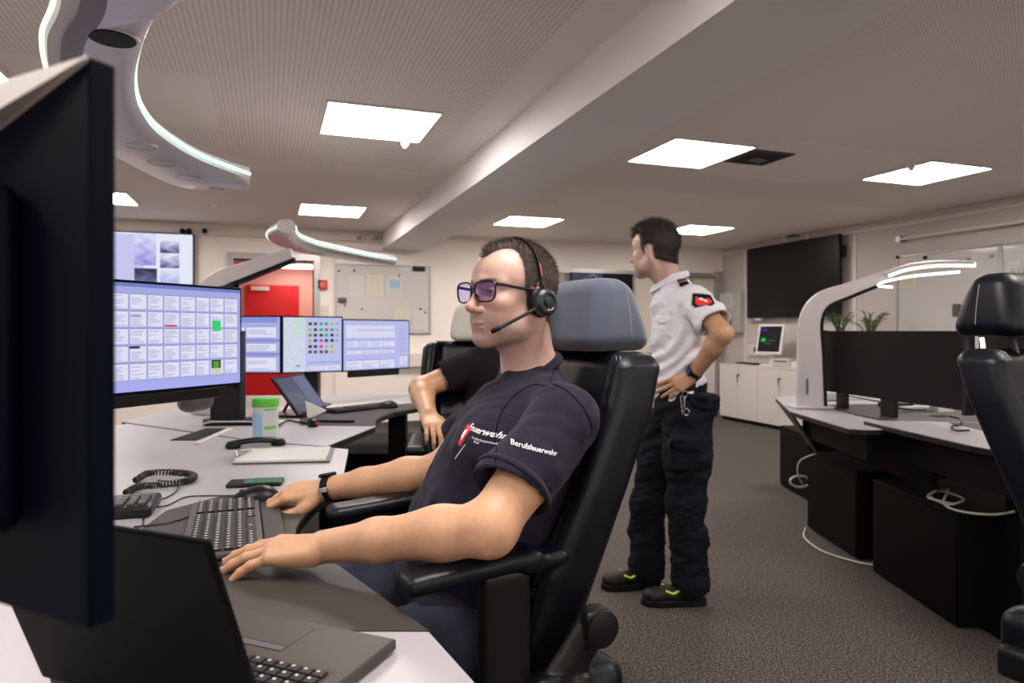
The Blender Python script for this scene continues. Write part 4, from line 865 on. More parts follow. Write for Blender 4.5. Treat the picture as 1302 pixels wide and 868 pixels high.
pinr = [(2.13, 3.98), (2.10, 3.80), (2.17, 3.62), (2.32, 3.50), (2.50, 3.44)]; poutr = [(2.06, 4.16), (1.98, 3.86), (2.02, 3.55), (2.22, 3.34), (2.52, 3.36)]
ZQ = 1.535
base = np.array([2.1, 3.9, ZQ]); TL3 = thing('console_light', 'tall white lamp post with a thin curved lit arm on the right console', 'lamp', base, 'crescent console lights')
arm = spline([P(1126, 351, 3.85), P(1150, 343, 3.8), P(1190, 338, 3.75), P(1236, 338, 3.7)], 8)
MB().tube([p+(0, 0, .012) for p in arm], [.03]*len(arm), 10, flat=(1.3, .55)).build('blade', M['lamp_white'], TL3, smooth=60)
MB().tube([p+(0, -.028, .004) for p in arm], .011, 8, flat=(.7, 1.3)).build('light_strip', mat('led_warm', (0, 0, 0), .4, emit=(1, .98, .78), es=1.2), TL3)
und = spline([P(1134, 365, 3.8), P(1117, 363, 3.7), P(1126, 358, 3.62), P(1160, 351, 3.6), P(1220, 345.5, 3.6)], 8); MB().tube(und, .007, 8).build('under_light', M['led_white'], TL3)
post(TL3, P(1029, 519, 3.98), P(1029, 395, 3.98), P(1130, 349, 3.86), .10, .148, 0)
f = MB(); pb = P(1029, 519, 3.98); f.box((pb[0]+.0, pb[1], .758), (.22, .16, .014)); f.build('foot', M['lamp_white'], TL3, bevel=.004)
f = MB(); f.box((pb[0]-.045, pb[1]-.078, .88), (.006, .02, .09)); f.build('power_switch', M['grey_plastic'], TL3)
# clutter under the felt panel
for k, (px, py, sx, sy, sz, mn, nm, lb, ct) in enumerate(((1190, 524, .10, .06, .045, 'white_plastic', 'power_supply', 'small white box on the right console under the felt panel', 'box'), (1132, 515, .16, .10, .03, 'black_plastic', 'telephone', 'flat black device on the right console under the felt panel', 'device'), (1052, 505, .12, .07, .05, 'box_grey', 'desk_fan_base', 'light grey lump beside the white lamp post on the right console', 'device'), (1084, 504, .16, .03, .02, 'paper', 'paper_stack', 'white paper edge under the left part of the felt panel', 'paper'), (1160, 519, .2, .04, .012, 'paper', 'paper_stack', 'white paper under the right part of the felt panel', 'paper'))):
    c = PZ(px, py+3, .755); c[0] += .03; MB().box(c+(0, 0, sz/2+(.014 if k in (0, 4) else 0)), (sx, sy, sz), .2).solo(nm, M[mn], lb, ct, c, bevel=.006 if sz > .02 else .002)
for k, (pl, lb) in enumerate((([(1080, 503), (1110, 509), (1130, 512), (1150, 520), (1178, 521)], 'black cable running under the felt panel'), ([(1208, 529), (1222, 533), (1218, 540), (1211, 541), (1214, 547), (1232, 547)], 'thin black cable loop at the desk end beside the armchair'))):
    MB().tube(spline([PZ(a, b, .78) for a, b in pl]), .005, 6).solo('desk_cable', M['cable_black'], lb, 'cable', PZ(*pl[1], .76))
for pts, lb in ((([P(1038, 576, 3.9), P(1018, 585, 3.95), P(1014, 600, 4.0), P(1020, 615, 4.02)]), 'white cable hanging over the corner of the middle black pedestal'), ([PZ(1024, 671, .012), PZ(1023, 683, .012), PZ(1045, 700, .012), PZ(1085, 713, .012), PZ(1111, 718, .012)], 'white cable lying on the carpet beside the middle black pedestal'),
    ([P(1210, 640, 2.9), P(1180, 632, 2.95), P(1195, 624, 3.05), P(1225, 634, 2.9), P(1205, 641, 2.85), P(1183, 630, 3.0), P(1205, 622, 3.1), P(1200, 640, 2.85), P(1222, 650, 2.72), P(1262, 654, 2.66), P(1290, 650, 2.6)], 'tangled white cable on top of the nearest black pedestal')):
    MB().tube(spline(pts, 10), .005, 6).solo('white_cable', M['cable_white'], lb, 'cable', pts[0])
p = P(1017, 612, 4.4); MB().ring(p, basis((.2, -1, .2)), .07, .035, .008, 24, 8).solo('cable_loop', M['cable_white'], 'small pale cable loop beside the far black pedestal', 'cable', p)
# ------------------------------------------------------------ the big armchairs
def build_chair(lb, c, fwd, grp):
    T = local('armchair', lb, 'chair', c, fwd=fwd, group=grp)
    zs = [.50, .62, .75, .90, 1.05, 1.13, 1.19]; xf = [.12, .11, .075, .005, -.060, -.085, -.10]; xb = [0, -.015, -.052, -.110, -.172, -.198, -.21]; hw = [.20, .225, .25, .262, .262, .255, .225]
    def back(A, x, y, z):
        f = np.interp(z, zs, xf).astype(np.float32); b = np.interp(z, zs, xb).astype(np.float32); w = np.interp(z, zs, hw).astype(np.float32)
        ay = np.abs(y); f2 = f-.045*ss(-.045, -.085, ay-w)-.006*np.exp(-((np.mod(z+.02, .16)-.08)/.008)**2)*ss(-.06, -.09, ay-w)
        f2 = f2-.008*np.exp(-((ay-w+.036)/.0035)**2)
        r = .035; xc, tx = (f2+b)/2, (f2-b)/2
        q = [np.abs(x-xc)-tx+r, ay-w+r, np.abs(z-.822)-.335+r]
        d = np.sqrt(sum(np.maximum(t, 0)**2 for t in q))+np.minimum(np.maximum(q[0], np.maximum(q[1], q[2])), 0)-r
        return d.astype(np.float32)
    s = Sdf(); s.ops.append((lambda x, y, z: 0*x+0*y+0*z+1, np.array([-.25, -.28, .48]), np.array([.13, .28, 1.2]), 0, 'u')); s.field(back); V, F = s.mesh(.0065); bk = solid('backrest', V, F, M['leather'], T)
    f = MB()
    for sd in (-1, 1):
        for off in (0.0, .009):
            pts = [(np.interp(z, zs, xf)-.010-off*.3, sd*(np.interp(z, zs, hw)-.028+off), z) for z in np.linspace(.56, 1.15, 30)]; f.tube(pts, .0013, 4)
    f.build('stitching', M['stitch'], bk)
    def hd(A, x, y, z):
        t = (z-1.157)/.155; f = -.075-.045*np.clip(t, 0, 1); b = -.262+.040*np.clip(t, 0, 1); w = .148-.030*np.clip(t, 0, 1)**2; r = .034; ay = np.abs(y)
        f = f-.02*(y/.14)**2
        q = [np.abs(x-(f+b)/2)-(f-b)/2+r, ay-w+r, np.abs(z-1.235)-.079+r]
        d = np.sqrt(sum(np.maximum(t_, 0)**2 for t_ in q))+np.minimum(np.maximum(q[0], np.maximum(q[1], q[2])), 0)-r
        return d.astype(np.float32)
    s = Sdf(); s.ops.append((lambda x, y, z: 0*x+0*y+0*z+1, np.array([-.28, -.16, 1.14]), np.array([-.06, .16, 1.34]), 0, 'u')); s.field(hd); V, F = s.mesh(.004); h = solid('headrest', V, F, M['head_fabric'], T)
    for sd in (-1, 1): MB().tube([(-.195, sd*(.1482-.030*np.clip((z-1.157)/.155, 0, 1)**2), z) for z in np.linspace(1.185, 1.285, 14)], .0012, 4).build('seam', M['stitch'], h)
    for sd in (-1, 1): MB().tube([(-.14, sd*.05, 1.1), (-.165, sd*.05, 1.20)], .008).build('headrest_post', M['steel_dark'], T)
    s = Sdf(); s.rbox((.16, 0, .50), (.27, .23, .06), .045, k=.03).rbox((.15, .215, .51), (.25, .05, .065), .04, k=.02).rbox((.15, -.215, .51), (.25, .05, .065), .04, k=.02); V, F = s.mesh(.009); solid('seat', V, F, M['leather'], T)
    for sd in (-1, 1):
        s = Sdf(); R = np.array(Matrix.Rotation(math.radians(3), 3, 'Y')); s.rbox((.225, sd*.242, .797), (.125, .036, .017), .016, R).rbox((.09, sd*.242, .792), (.05, .030, .015), .014, R, k=.02); V, F = s.mesh(.005); a = solid('armrest', V, F, M['leather'], T)
        s = Sdf(); s.rbox((.165, sd*.248, .63), (.046, .020, .160), .012).rbox((.06, sd*.285, .47), (.14, .022, .035), .015, k=.03); V, F = s.mesh(.007); solid('armrest_post', V, F, M['black_plastic'], T)
        MB().box((.165, sd*.248, .772), (.075, .03, .02)).build('armrest_joint', M['steel_dark'], T, bevel=.004)
        s = Sdf(); s.chain([(-.005, sd*.272, .665), (.05, sd*.274, .60), (.10, sd*.276, .56)], [.040, .036, .034], k=.01, flat=((0, 1, 0), 2.6)); s.rbox((-.005, sd*.286, .665), (.030, .014, .034), .012, k=.004); s.rbox((.10, sd*.288, .575), (.026, .013, .028), .010, k=.004); s.rbox((.03, sd*.286, .57), (.016, .010, .016), .006, k=.004); s.rbox((.07, sd*.276, .53), (.07, .012, .05), .01, k=.02); V, F = s.mesh(.0055); br = solid('recline_bracket', V, F, M['black_plastic'], T)
        MB().lathe([(.030, 0), (.033, .003), (.033, .006), (.02, .010), (.004, .011)], (-.005, sd*.2995, .668), basis((0, sd, 0))).build('hinge_cap', M['black_plastic'], br); MB().lathe([(.022, 0), (.024, .003), (.012, .008), (.003, .009)], (.10, sd*.3005, .578), basis((0, sd, 0))).build('hinge_cap', M['black_plastic'], br)
    MB().box((.12, 0, .41), (.30, .26, .09)).build('mechanism', M['black_plastic'], T, bevel=.012); MB().tube([(.12, 0, .14), (.12, 0, .38)], .028, 16).build('gas_column', M['steel_dark'], T)
    for k in range(5):
        a = k*2*math.pi/5+.3; d = np.array([math.cos(a), math.sin(a), 0]); o = np.array([.12, 0, 0]); MB().tube([o+(0, 0, .14), o+d*.16+(0, 0, .13), o+d*.31+(0, 0, .085)], [.034, .026, .018], 8, flat=(1.2, .8)).build('base_leg', M['black_plastic'], T)
        w = MB(); w.lathe([(.026, -.02), (.03, -.016), (.03, .016), (.026, .02)], o+d*.31+(0, 0, .031), basis((-d[1], d[0], 0)), 16); w.build('caster', M['black_plastic'], T)
    return T
def copy_tree(T, lb, c, fwd):
    r = T.o.copy(); COL.objects.link(r); r['label'] = lb; r.location = Wd(c); r.rotation_euler = (0, 0, math.atan2(fwd[1], fwd[0])-YAW)
    for ch in T.o.children:
        k = ch.copy(); COL.objects.link(k); k.parent = r
        for g in ch.children: h = g.copy(); COL.objects.link(h); h.parent = k
    return r
def remat(root, part, m):
    for ch in root.children:
        if ch.name.split('.')[0] == part: ch.data = ch.data.copy(); ch.data.materials[0] = m
UF = nrm([-.88, -.48, 0]); UL = np.array([.48, -.88, 0]); UL = nrm(UL)
CH = build_chair('high-backed black leather armchair with blue-grey fabric headrest, under the man with glasses', (.012, 1.478, 0), UF, 'black leather operator armchairs')
c2 = copy_tree(CH, 'black armchair with a white headrest cover, behind the man with glasses', (-.10, 2.66, 0), (.05, -1)); remat(c2, 'headrest', M['white_cloth'])
c3 = copy_tree(CH, 'empty black leather armchair cut off by the right edge of the picture', (1.375, 1.60, 0), nrm([.50, -.86])); remat(c3, 'headrest', M['leather'])
for k in c3.children:
    if k.name.startswith('headrest'): k.location.z += .03 if not k.name.startswith('headrest_post') else .012

# ------------------------------------------------------------ people
def frame(o, f, up=(0, 0, 1), sc=1.0):
    f = nrm(f); u = np.asarray(up, float); u = nrm(u-f*np.dot(u, f)); l = np.cross(u, f); R = np.array([f, l, u]).T
    return (lambda a, b, c: np.asarray(o)+R@(sc*np.array([a, b, c], float))), R
def head_sdf(s, o, f, up=(0, 0, 1), neck=None, eyes=True):
    T, R = frame(o, f, up)
    s.ell(T(-.012, 0, .048), (.100, .0765, .084), R, k=.01)
    s.ell(T(.030, 0, .050), (.064, .066, .064), R, k=.03)
    s.ell(T(.038, 0, -.016), (.058, .058, .064), R, k=.03)
    for sd in (-1, 1):
        s.cone(T(-.002, sd*.056, -.030), T(.030, sd*.048, -.064), .020, .020, k=.03); s.cone(T(.030, sd*.047, -.064), T(.080, sd*.016, -.083), .019, .016, k=.022)
        s.ell(T(.066, sd*.042, -.006), (.024, .022, .017), R, k=.022)
        s.ell(T(.058, sd*.036, -.044), (.031, .021, .032), R, k=.025)
    s.ell(T(.0765, 0, -.052), (.026, .033, .036), R, k=.025)
    s.ell(T(.088, 0, -.083), (.018, .020, .015), R, k=.018)
    s.ell(T(.05, 0, -.070), (.04, .035, .022), R, k=.02)
    s.cone(T(.089, -.012, .040), T(.089, .012, .040), .010, .010, k=.015)
    for sd in (-1, 1):
        s.cone(T(.088, sd*.014, .041), T(.070, sd*.050, .040), .0085, .008, k=.014)
        s.ell(T(.104, sd*.031, .020), (.020, .019, .0145), R, k=.014, op='s')
        s.ell(T(.0765, sd*.0315, .0205), (.0155, .0165, .0130), R, k=.004)
    s.cone(T(.091, 0, .030), T(.119, 0, -.009), .0072, .0088, k=.009); s.ell(T(.1195, 0, -.0135), (.0115, .0105, .0095), R, k=.008)
    for sd in (-1, 1): s.ell(T(.105, sd*.0130, -.0185), (.0115, .0075, .0078), R, k=.004); s.ell(T(.109, sd*.0065, -.0270), (.0065, .0042, .0045), R, k=.002, op='s'); s.cone(T(.094, sd*.0215, -.0150), T(.089, sd*.027, -.036), .0022, .002, k=.006, op='s')
    s.cone(T(.0995, -.017, -.0478), T(.0995, .017, -.0478), .0046, .0046, k=.004); s.cone(T(.1045, -.008, -.0460), T(.1045, .008, -.0460), .0046, .0046, k=.005)
    s.cone(T(.1005, -.013, -.0572), T(.1005, .013, -.0572), .0060, .0060, k=.005)
    s.cone(T(.1085, -.010, -.0520), T(.1085, .010, -.0520), .0016, .0016, k=.003, op='s'); s.cone(T(.1015, .021, -.0522), T(.1065, .010, -.0520), .0016, .0016, k=.003, op='s'); s.cone(T(.1015, -.021, -.0522), T(.1065, -.010, -.0520), .0016, .0016, k=.003, op='s'); s.cone(T(.1065, -.014, -.068), T(.1065, .014, -.068), .006, .006, k=.009, op='s')
    if eyes:
        for sd in (-1, 1): s.cone(T(.094, sd*.0235, .0195), T(.090, sd*.040, .0198), .0032, .0028, k=.0015, op='s')
    for sd in (-1, 1):        # ears
        f2 = nrm(R@np.array([-.35, sd*.93, 0])); Re = np.array([np.cross(R[:, 2], f2), R[:, 2], f2]).T
        s.ell(T(-.012, sd*.080, .004), (.019, .033, .009), Re, k=.006); s.ell(T(-.006, sd*.0865, .006), (.009, .018, .006), Re, k=.004, op='s')
    if neck is not None:
        s.cone(T(-.030, 0, -.030), neck, .054, .057, k=.03); s.cone(T(.02, 0, -.075), np.asarray(neck)+R@np.array([.022, 0, .02]), .030, .035, k=.03)
        for sd in (-1, 1): s.cone(T(-.02, sd*.062, -.045), np.asarray(neck)+R@np.array([.045, sd*.02, -.02]), .012, .014, k=.03)
    return T, R
SK = np.array([.60, .345, .205])
def head_color(V, T, R, o, hairfn, stub=.5):
    q = (V-o)@R; a, b, c = q.T; col = np.tile(np.array([.61, .395, .325]), (len(V), 1)); ab = np.abs(b); nz = wob(V, 130, 9); col *= (1+.04*nz[:, None])
    def mix(w, t): w = np.clip(w, 0, 1)[:, None]; col[:] = col*(1-w)+np.array(t)*w
    mix(.45*np.exp(-(((a-.07)/.03)**2+((ab-.045)/.018)**2+((c+.015)/.02)**2)), (.66, .30, .22))
    mix(.5*np.exp(-(((a-.118)/.014)**2+(b/.014)**2+((c+.016)/.012)**2)), (.68, .30, .22))
    st = ss(-.018, -.040, c+.25*np.clip(ab-.03, 0, 1))*ss(-.02, .03, a)*(1-ss(.10, .13, -c)); st = st*(1-np.exp(-((c+.052)/.009)**2)*(ab < .026)); mix(stub*st*(.62+.05*nz), (.27, .20, .185))
    m = np.exp(-(((c+.0525)/.0072)**2)**2)*(ab < .026)*(a > .088)*ss(.025, .014, ab); mix(.75*m, (.50, .23, .20)); mix(.75*np.exp(-((c+.0520)/.0013)**2)*(a > .09)*ss(.026, .020, ab), (.16, .06, .05))  # dark line: shade of the mouth slit put into the skin colour
    e = np.exp(-(((c-.0425+.14*np.clip(ab-.038, 0, 1)-.10*np.clip(ab-.012, 0, .02))/.0050)**2)**2)*ss(.010, .016, ab)*ss(.054, .044, ab)*(a > .05); mix(.9*e, (.035, .022, .016))
    d = np.exp(-(((c-.020)/.011)**2+((ab-.031)/.018)**2))*(a > .06); mix(.25*d, (.40, .20, .17))
    l = np.exp(-(((c-.0235)/.0022)**2))*(a > .082)*(ab > .016)*(ab < .045); mix(.6*l, (.05, .03, .03))
    h = hairfn(q); h = np.where((ab > .070) & (np.abs(a+.012) < .030) & (np.abs(c) < .036), .02, h); mix(.85*ss(.008, -.012, h+.003*nz), (.12, .085, .070)); mix(.2*ss(.02, 0, h), (.25, .16, .12))
    return np.clip(col, 0, 1)
def low_edge(a, c):
    up = .030+.9*np.clip(-.035-a, -1, .05)*0
    return np.where(a > -.030, -.006-c, (-.064-c)+.5*np.clip(a+.09, 0, .06)*(a > -.09))
def hair_seated(q):            # <0 where hair grows: receding temples, cropped sides
    a, b, c = q.T; ab = np.abs(b)
    line = np.interp(ab, [0, .012, .026, .040, .052, .062, .08], [.082, .078, .056, .034, .026, .025, .026])-.010*ss(.03, 0, c)
    line = np.where((c < .062) & (ab < .05), -.02, line)
    return np.maximum(a-line, low_edge(a, c))
def hair_standing(q):
    a, b, c = q.T; ab = np.abs(b)
    line = np.interp(ab, [0, .03, .045, .056, .064, .08], [.088, .084, .070, .046, .030, .026])-.008*ss(.03, 0, c)
    line = np.where((c < .060) & (ab < .05), -.02, line)
    return np.maximum(a-line, low_edge(a, c))
def hair_mesh(V, F, T, R, o, fn, thick, h_noise, parent, m, name, strands, slen, top=0, sw=.00035, sc=1.0):
    q = (V-o)@R; N = vnormals(V, F); hf = fn(q); keep = (hf < .001) & ~((np.abs(q[:, 1]) > .0725) & (q[:, 2] < .030) & (q[:, 0] > -.036) & (q[:, 0] < .012))
    fk = keep[F].all(1); F2 = F[fk]; used = np.unique(F2); mp = -np.ones(len(V), int); mp[used] = np.arange(len(used))
    t = (thick+top*ss(.06, .12, q[:, 2])*ss(-.09, -.02, q[:, 0]))*ss(.001, -.018, hf); t = t+h_noise*wob(V, 160, 3)*ss(0, -.01, hf)
    V2 = (V+N*t[:, None])[used]; V2 = (V2-o)*sc+o; F2 = mp[F2]
    hob = solid(name, V2, F2, m, parent)
    r = np.random.default_rng(11); ids = r.integers(0, len(used), strands); P0 = V2[ids]; Nn = N[used][ids]
    back = -R[:, 0]*.35-R[:, 2]*.55; fwdt = R[:, 0]*.5
    qq = q[used][ids]; w = ss(.05, .10, qq[:, 2])[:, None]
    D = Nn*.55+(back*(1-w)+fwdt*w*.8-R[:, 1]*np.sign(qq[:, 1:2])*0)+r.normal(size=P0.shape)*.22; D /= np.linalg.norm(D, axis=1, keepdims=True)
    L = slen*r.uniform(.6, 1.15, (strands, 1))*(1+1.0*w*(top > 0)); S = np.cross(D, r.normal(size=P0.shape)); S /= np.linalg.norm(S, axis=1, keepdims=True); S *= sw
    P0 = P0-Nn*.001; tip = P0+D*L; md = P0+D*L*.5+Nn*L*.06
    VV = np.stack([P0-S, P0+S, md+S*.8, md-S*.8, tip+S*.15, tip-S*.15], 1).reshape(-1, 3); k = np.arange(strands)[:, None]*6
    FF = np.concatenate([k+np.array([0, 1, 2, 3]), k+np.array([3, 2, 4, 5])])
    solid('hair_strands', VV, FF, m, Fr(hob, parent.base) if isinstance(parent, Fr) else hob, smooth=0)
    return hob
def eyes(T, R, parent, look, sc=1.0):
    for sd in (-1, 1):
        c = T(.0785, sd*.0315, .0198); f = nrm(R@np.array(look)); B = basis(f)
        mb = MB(); pr = [(sc*.0118*math.sin(t), sc*.0118*math.cos(t)) for t in np.linspace(math.pi*.98, .06, 14)]; mb.lathe(pr, c, B, 20, 0)
        e = mb.build('eyeball', M['eye_white'], parent, smooth=180); ib = MB(); ib.lathe([(sc*x_, sc*y_) for x_, y_ in ((.0058, .0104), (.0050, .0112), (.002, .0120), (.0002, .0121))], c, B, 16); ib.build('iris', M['iris'], Fr(e, parent.base), smooth=180)
def hand_sdf(s, w, X, Z, Y, curl, splay, thumb, sc=1.0, spread_base=1.0):
    """w wrist, X towards the fingers, Z back of the hand, Y thumb side; returns finger tips"""
    X = nrm(X); Z = nrm(np.asarray(Z, float)-X*np.dot(Z, X)); Yc = np.cross(Z, X); Y = Yc if np.dot(Yc, Y) > 0 else -Yc
    def T(x, y, z): return np.asarray(w)+sc*(X*x+Y*y+Z*z)
    k = .012*sc
    kn = [(.090, .029, .002), (.094, .009, .004), (.089, -.011, .003), (.080, -.029, -.001)]; rr_ = [.0100, .0102, .0096, .0086]; tips = []
    ph = [(.042, .026, .021), (.046, .029, .022), (.042, .027, .022), (.033, .020, .019)]
    for i, p in enumerate(kn): s.cone(T(.008, p[1]*.55, -.003), T(*p), .0165*sc, .0125*sc, k=k)
    s.cone(T(.02, .012, -.008), T(.07, .012, -.006), .017*sc, .015*sc, k=k); s.cone(T(.02, -.016, -.009), T(.06, -.02, -.008), .016*sc, .013*sc, k=k)
    for i, p in enumerate(kn):
        a = 0; pos = np.array(p, float); r = rr_[i]; dy = math.tan(math.radians(splay[i]))
        for j, L_ in enumerate(ph[i]):
            a += math.radians(curl[i][j]); d = np.array([math.cos(a), dy*math.cos(a), -math.sin(a)]); d /= np.linalg.norm(d); nx = pos+d*L_
            s.cone(T(*pos), T(*nx), r*sc, r*(.93 if j < 2 else .84)*sc, k=.004*sc); pos = nx; r *= .93
        tips.append((T(*pos), T(*(pos-d*.010)), nrm(X*d[0]+Y*d[1]+Z*d[2])))
    tp = [T(*q) for q in thumb]; s.chain(tp, [.0165*sc, .0128*sc, .0112*sc, .0095*sc], k=.008*sc)
    s.cone(T(.02, .012, -.006), T(*((np.array(thumb[0])+np.array(thumb[1]))/2)), .015*sc, .013*sc, k=k)
    return tips, tp
def skin_color(V, tips=(), base=SK):
    col = np.tile(base, (len(V), 1)); n = wob(V, 60, 5)*.5+wob(V, 150, 6)*.5; col *= (1+.05*n[:, None])
    for t, pb, d in tips:
        w = np.exp(-(np.linalg.norm(V-t, axis=1)/.016)**2)[:, None]; col = col*(1-.35*w)+np.array([.68, .32, .25])*.35*w
    return np.clip(col, 0, 1)
def shoe(name, T, ankle, toe, m=None):
    a = np.asarray(ankle, float); d = nrm([toe[0]-a[0], toe[1]-a[1], 0]); sd = np.cross((0, 0, 1), d); g = a.copy(); g[2] = 0; R = np.array([d, sd, (0, 0, 1)]).T; q = lambda x, y, z: g+R@np.array([x, y, z])
    s = Sdf(); s.ell(q(.0, 0, .05), (.055, .040, .048), R).ell(q(.08, 0, .045), (.08, .042, .040), R, k=.03).ell(q(.16, .0, .040), (.055, .046, .036), R, k=.02).cone(q(-.01, 0, .06), q(-.015, 0, .12), .044, .042, k=.02).half(q(0, 0, .022), (0, 0, -1)); V, F = s.mesh(.006)
    o = solid(name, V, F, M['shoe_black'], T); so = [q(x, y, 0)[:2] for x, y in ((-.062, -.03), (-.04, -.044), (.05, -.045), (.14, -.052), (.20, -.038), (.222, 0), (.20, .036), (.14, .048), (.05, .042), (-.04, .044), (-.062, .03), (-.07, 0))]
    MB().prism([tuple(p) for p in so], .0, .030).build('sole', M['black_matte'], Fr(o, T.base), bevel=.006)
    tm = lambda g_: g_.build('trim', M['hi_vis'], Fr(o, T.base)); f = MB(); f.tube([q(-.060, -.02, .06), q(-.066, 0, .12), q(-.060, .02, .06)], .005, 6); tm(f); f = MB(); f.tube([q(.05, -.036, .075), q(.09, -.042, .060), q(.12, -.036, .072)], .005, 6); tm(f); f = MB(); f.tube([q(.05, .036, .075), q(.09, .042, .060), q(.12, .036, .072)], .005, 6); f.build('trim', M['hi_vis'], Fr(o, T.base))
    f = MB()
    for k in range(4): f.tube([q(.04+k*.025, -.022, .096-k*.009), q(.05+k*.025, 0, .102-k*.011), q(.04+k*.025, .022, .096-k*.009)], .003, 6)
    f.build('laces', M['black_plastic'], Fr(o, T.base)); return o
FONT = None
def lettering(txt, size, c, xdir, ndir, target, parent, m, name='lettering', spacing=1.0, bold=.0, inset=.0012, depth=.3):
    """flat words laid on a cloth surface, each point dropped onto it along -ndir"""
    cu = bpy.data.curves.new(name, 'FONT'); cu.body = txt; cu.size = size; cu.offset = bold; cu.align_x = 'CENTER'; cu.align_y = 'CENTER'; cu.resolution_u = 3; cu.space_character = spacing
    ob = bpy.data.objects.new(name, cu); me = bpy.data.meshes.new_from_object(ob); bpy.data.objects.remove(ob)
    import bmesh; bm = bmesh.new(); bm.from_mesh(me); bmesh.ops.triangulate(bm, faces=bm.faces)
    for _ in range(2): 
        es = [e for e in bm.edges if e.calc_length() > .008]
        if es: bmesh.ops.subdivide_edges(bm, edges=es, cuts=1); bmesh.ops.triangulate(bm, faces=bm.faces)
    P_ = np.array([v.co[:] for v in bm.verts]); F_l = [tuple(v.index for v in f.verts) for f in bm.faces]; bm.free()
    n = nrm(ndir); x = np.asarray(xdir, float); x = nrm(x-n*np.dot(x, n)); y = np.cross(n, x); W_ = np.asarray(c)+P_[:, :1]*x+P_[:, 1:2]*y; out = drop(W_, n, target, inset)
    return place_on(out, F_l, m, parent, name)
def drop(W_, n, target, inset=.0012):
    out = []
    for p in W_:
        h, nn, _, _ = target.ray_cast(Vector(p+n*.12), Vector(-n), .3)
        out.append(np.array(h)+n*inset if h is not None else p)
    return np.array(out)
def place_on(V, F, m, parent, name):
    mb = MB(); mb.add(V, F); return mb.build(name, m, parent, smooth=180)
def hit(px, py, tree):                  # where the line of sight through a picture point meets a surface
    d = nrm(P(px, py, 1)-np.array([0, 0, EYE])); h, n, _, _ = tree.ray_cast(Vector((0, 0, EYE)), Vector(d), 9)
    return np.array(h) if h is not None else P(px, py, 1.3)
def tree_of(V, F): return BVHTree.FromPolygons([tuple(v) for v in V], [tuple(f) for f in F])
def patch(poly, c, xdir, ndir, target, parent, m, name, inset=.0015, n=10):
    """a flat badge: polygon filled by a small grid, laid on the cloth"""
    nn = nrm(ndir); x = np.asarray(xdir, float); x = nrm(x-nn*np.dot(x, nn)); y = np.cross(nn, x); poly = np.array(poly, float); ce = poly.mean(0); V = []; F = []; k = len(poly)
    for i in range(n+1):
        for p in poly: V.append(ce+(p-ce)*i/n)
    V = np.array(V); F = [(i*k+j, i*k+(j+1) % k, (i+1)*k+(j+1) % k, (i+1)*k+j) for i in range(n) for j in range(k)]
    W_ = np.asarray(c)+V[:, :1]*x+V[:, 1:2]*y; return place_on(drop(W_, nn, target, inset), F, m, parent, name)
# ---- the seated man with glasses
hf = nrm([-.788, -.616, -.03]); ho = np.array([.003, 1.45, 1.262]); HS = .93
PM = thing('person', 'man with black glasses and telephone headset in a dark navy T-shirt, sitting in the armchair', 'person', (.0, 1.40, 0))
neck = np.array([.044, 1.480, 1.105])
sN, eN, wN = np.array([.098, 1.285, 1.035]), np.array([-.040, 1.135, .872]), np.array([-.345, 1.245, .806])
sF, eF, wF = np.array([-.030, 1.61, 1.015]), np.array([-.170, 1.64, .862]), np.array([-.470, 1.716, .802])
s = Sdf(); T_, R_ = head_sdf(s, ho, hf, neck=ho+(neck-ho)/HS); s.cone(ho+(neck-ho)/HS, ho+(neck-ho)/HS+(0.0, .0, -.05), .058, .075, k=.03)
Vh, Fh = s.mesh(.0018)
Ch = head_color(Vh, T_, R_, ho, hair_seated, .8); Vu = Vh; Vh = (Vh-ho)*HS+ho; T_, R_ = frame(ho, hf, sc=HS)
# arms and hands
a = Sdf(); a.chain([sN, sN*.5+eN*.5+(.004, -.006, 0), eN], [.055, .050, .043], k=.02)
a.cone(eN+(.008, .002, -.006), eN+(.008, .002, -.006), .034, .034, k=.03)
m1 = eN*.74+wN*.26; m2 = eN*.35+wN*.65
a.chain([eN, m1+(0, 0, .000), m2, wN], [.042, .0435, .0365, .0290], k=.02)
a.ell(m1+(0, -.006, .002), (.07, .030, .034), rotz(math.atan2((wN-eN)[1], (wN-eN)[0])), k=.02)
tipsN, th1 = hand_sdf(a, wN, (-.97, .17, -.12), (-.08, -.12, 1), (.17, .98, 0), [(8, 10, 8), (6, 12, 8), (8, 12, 8), (12, 14, 10)], [6, 1, -5, -13], [(.030, .030, -.010), (.062, .052, -.012), (.085, .052, -.014), (.105, .047, -.018)], 1.10)
b_ = Sdf(); b_.chain([sF, eF], [.052, .044], k=.02).chain([eF, eF*.72+wF*.28, eF*.35+wF*.65, wF], [.042, .044, .035, .028], k=.02)
tipsF, th2 = hand_sdf(b_, wF, (-.97, -.02, -.10), (-.05, -.35, .93), (0, -1, 0), [(22, 78, 45), (26, 80, 45), (30, 80, 45), (34, 80, 45)], [2, 0, -2, -6], [(.028, .028, -.014), (.052, .044, -.024), (.080, .046, -.032), (.106, .038, -.036)], 1.02)
Va, Fa = a.mesh(.0028); Vb, Fb = b_.mesh(.0028)
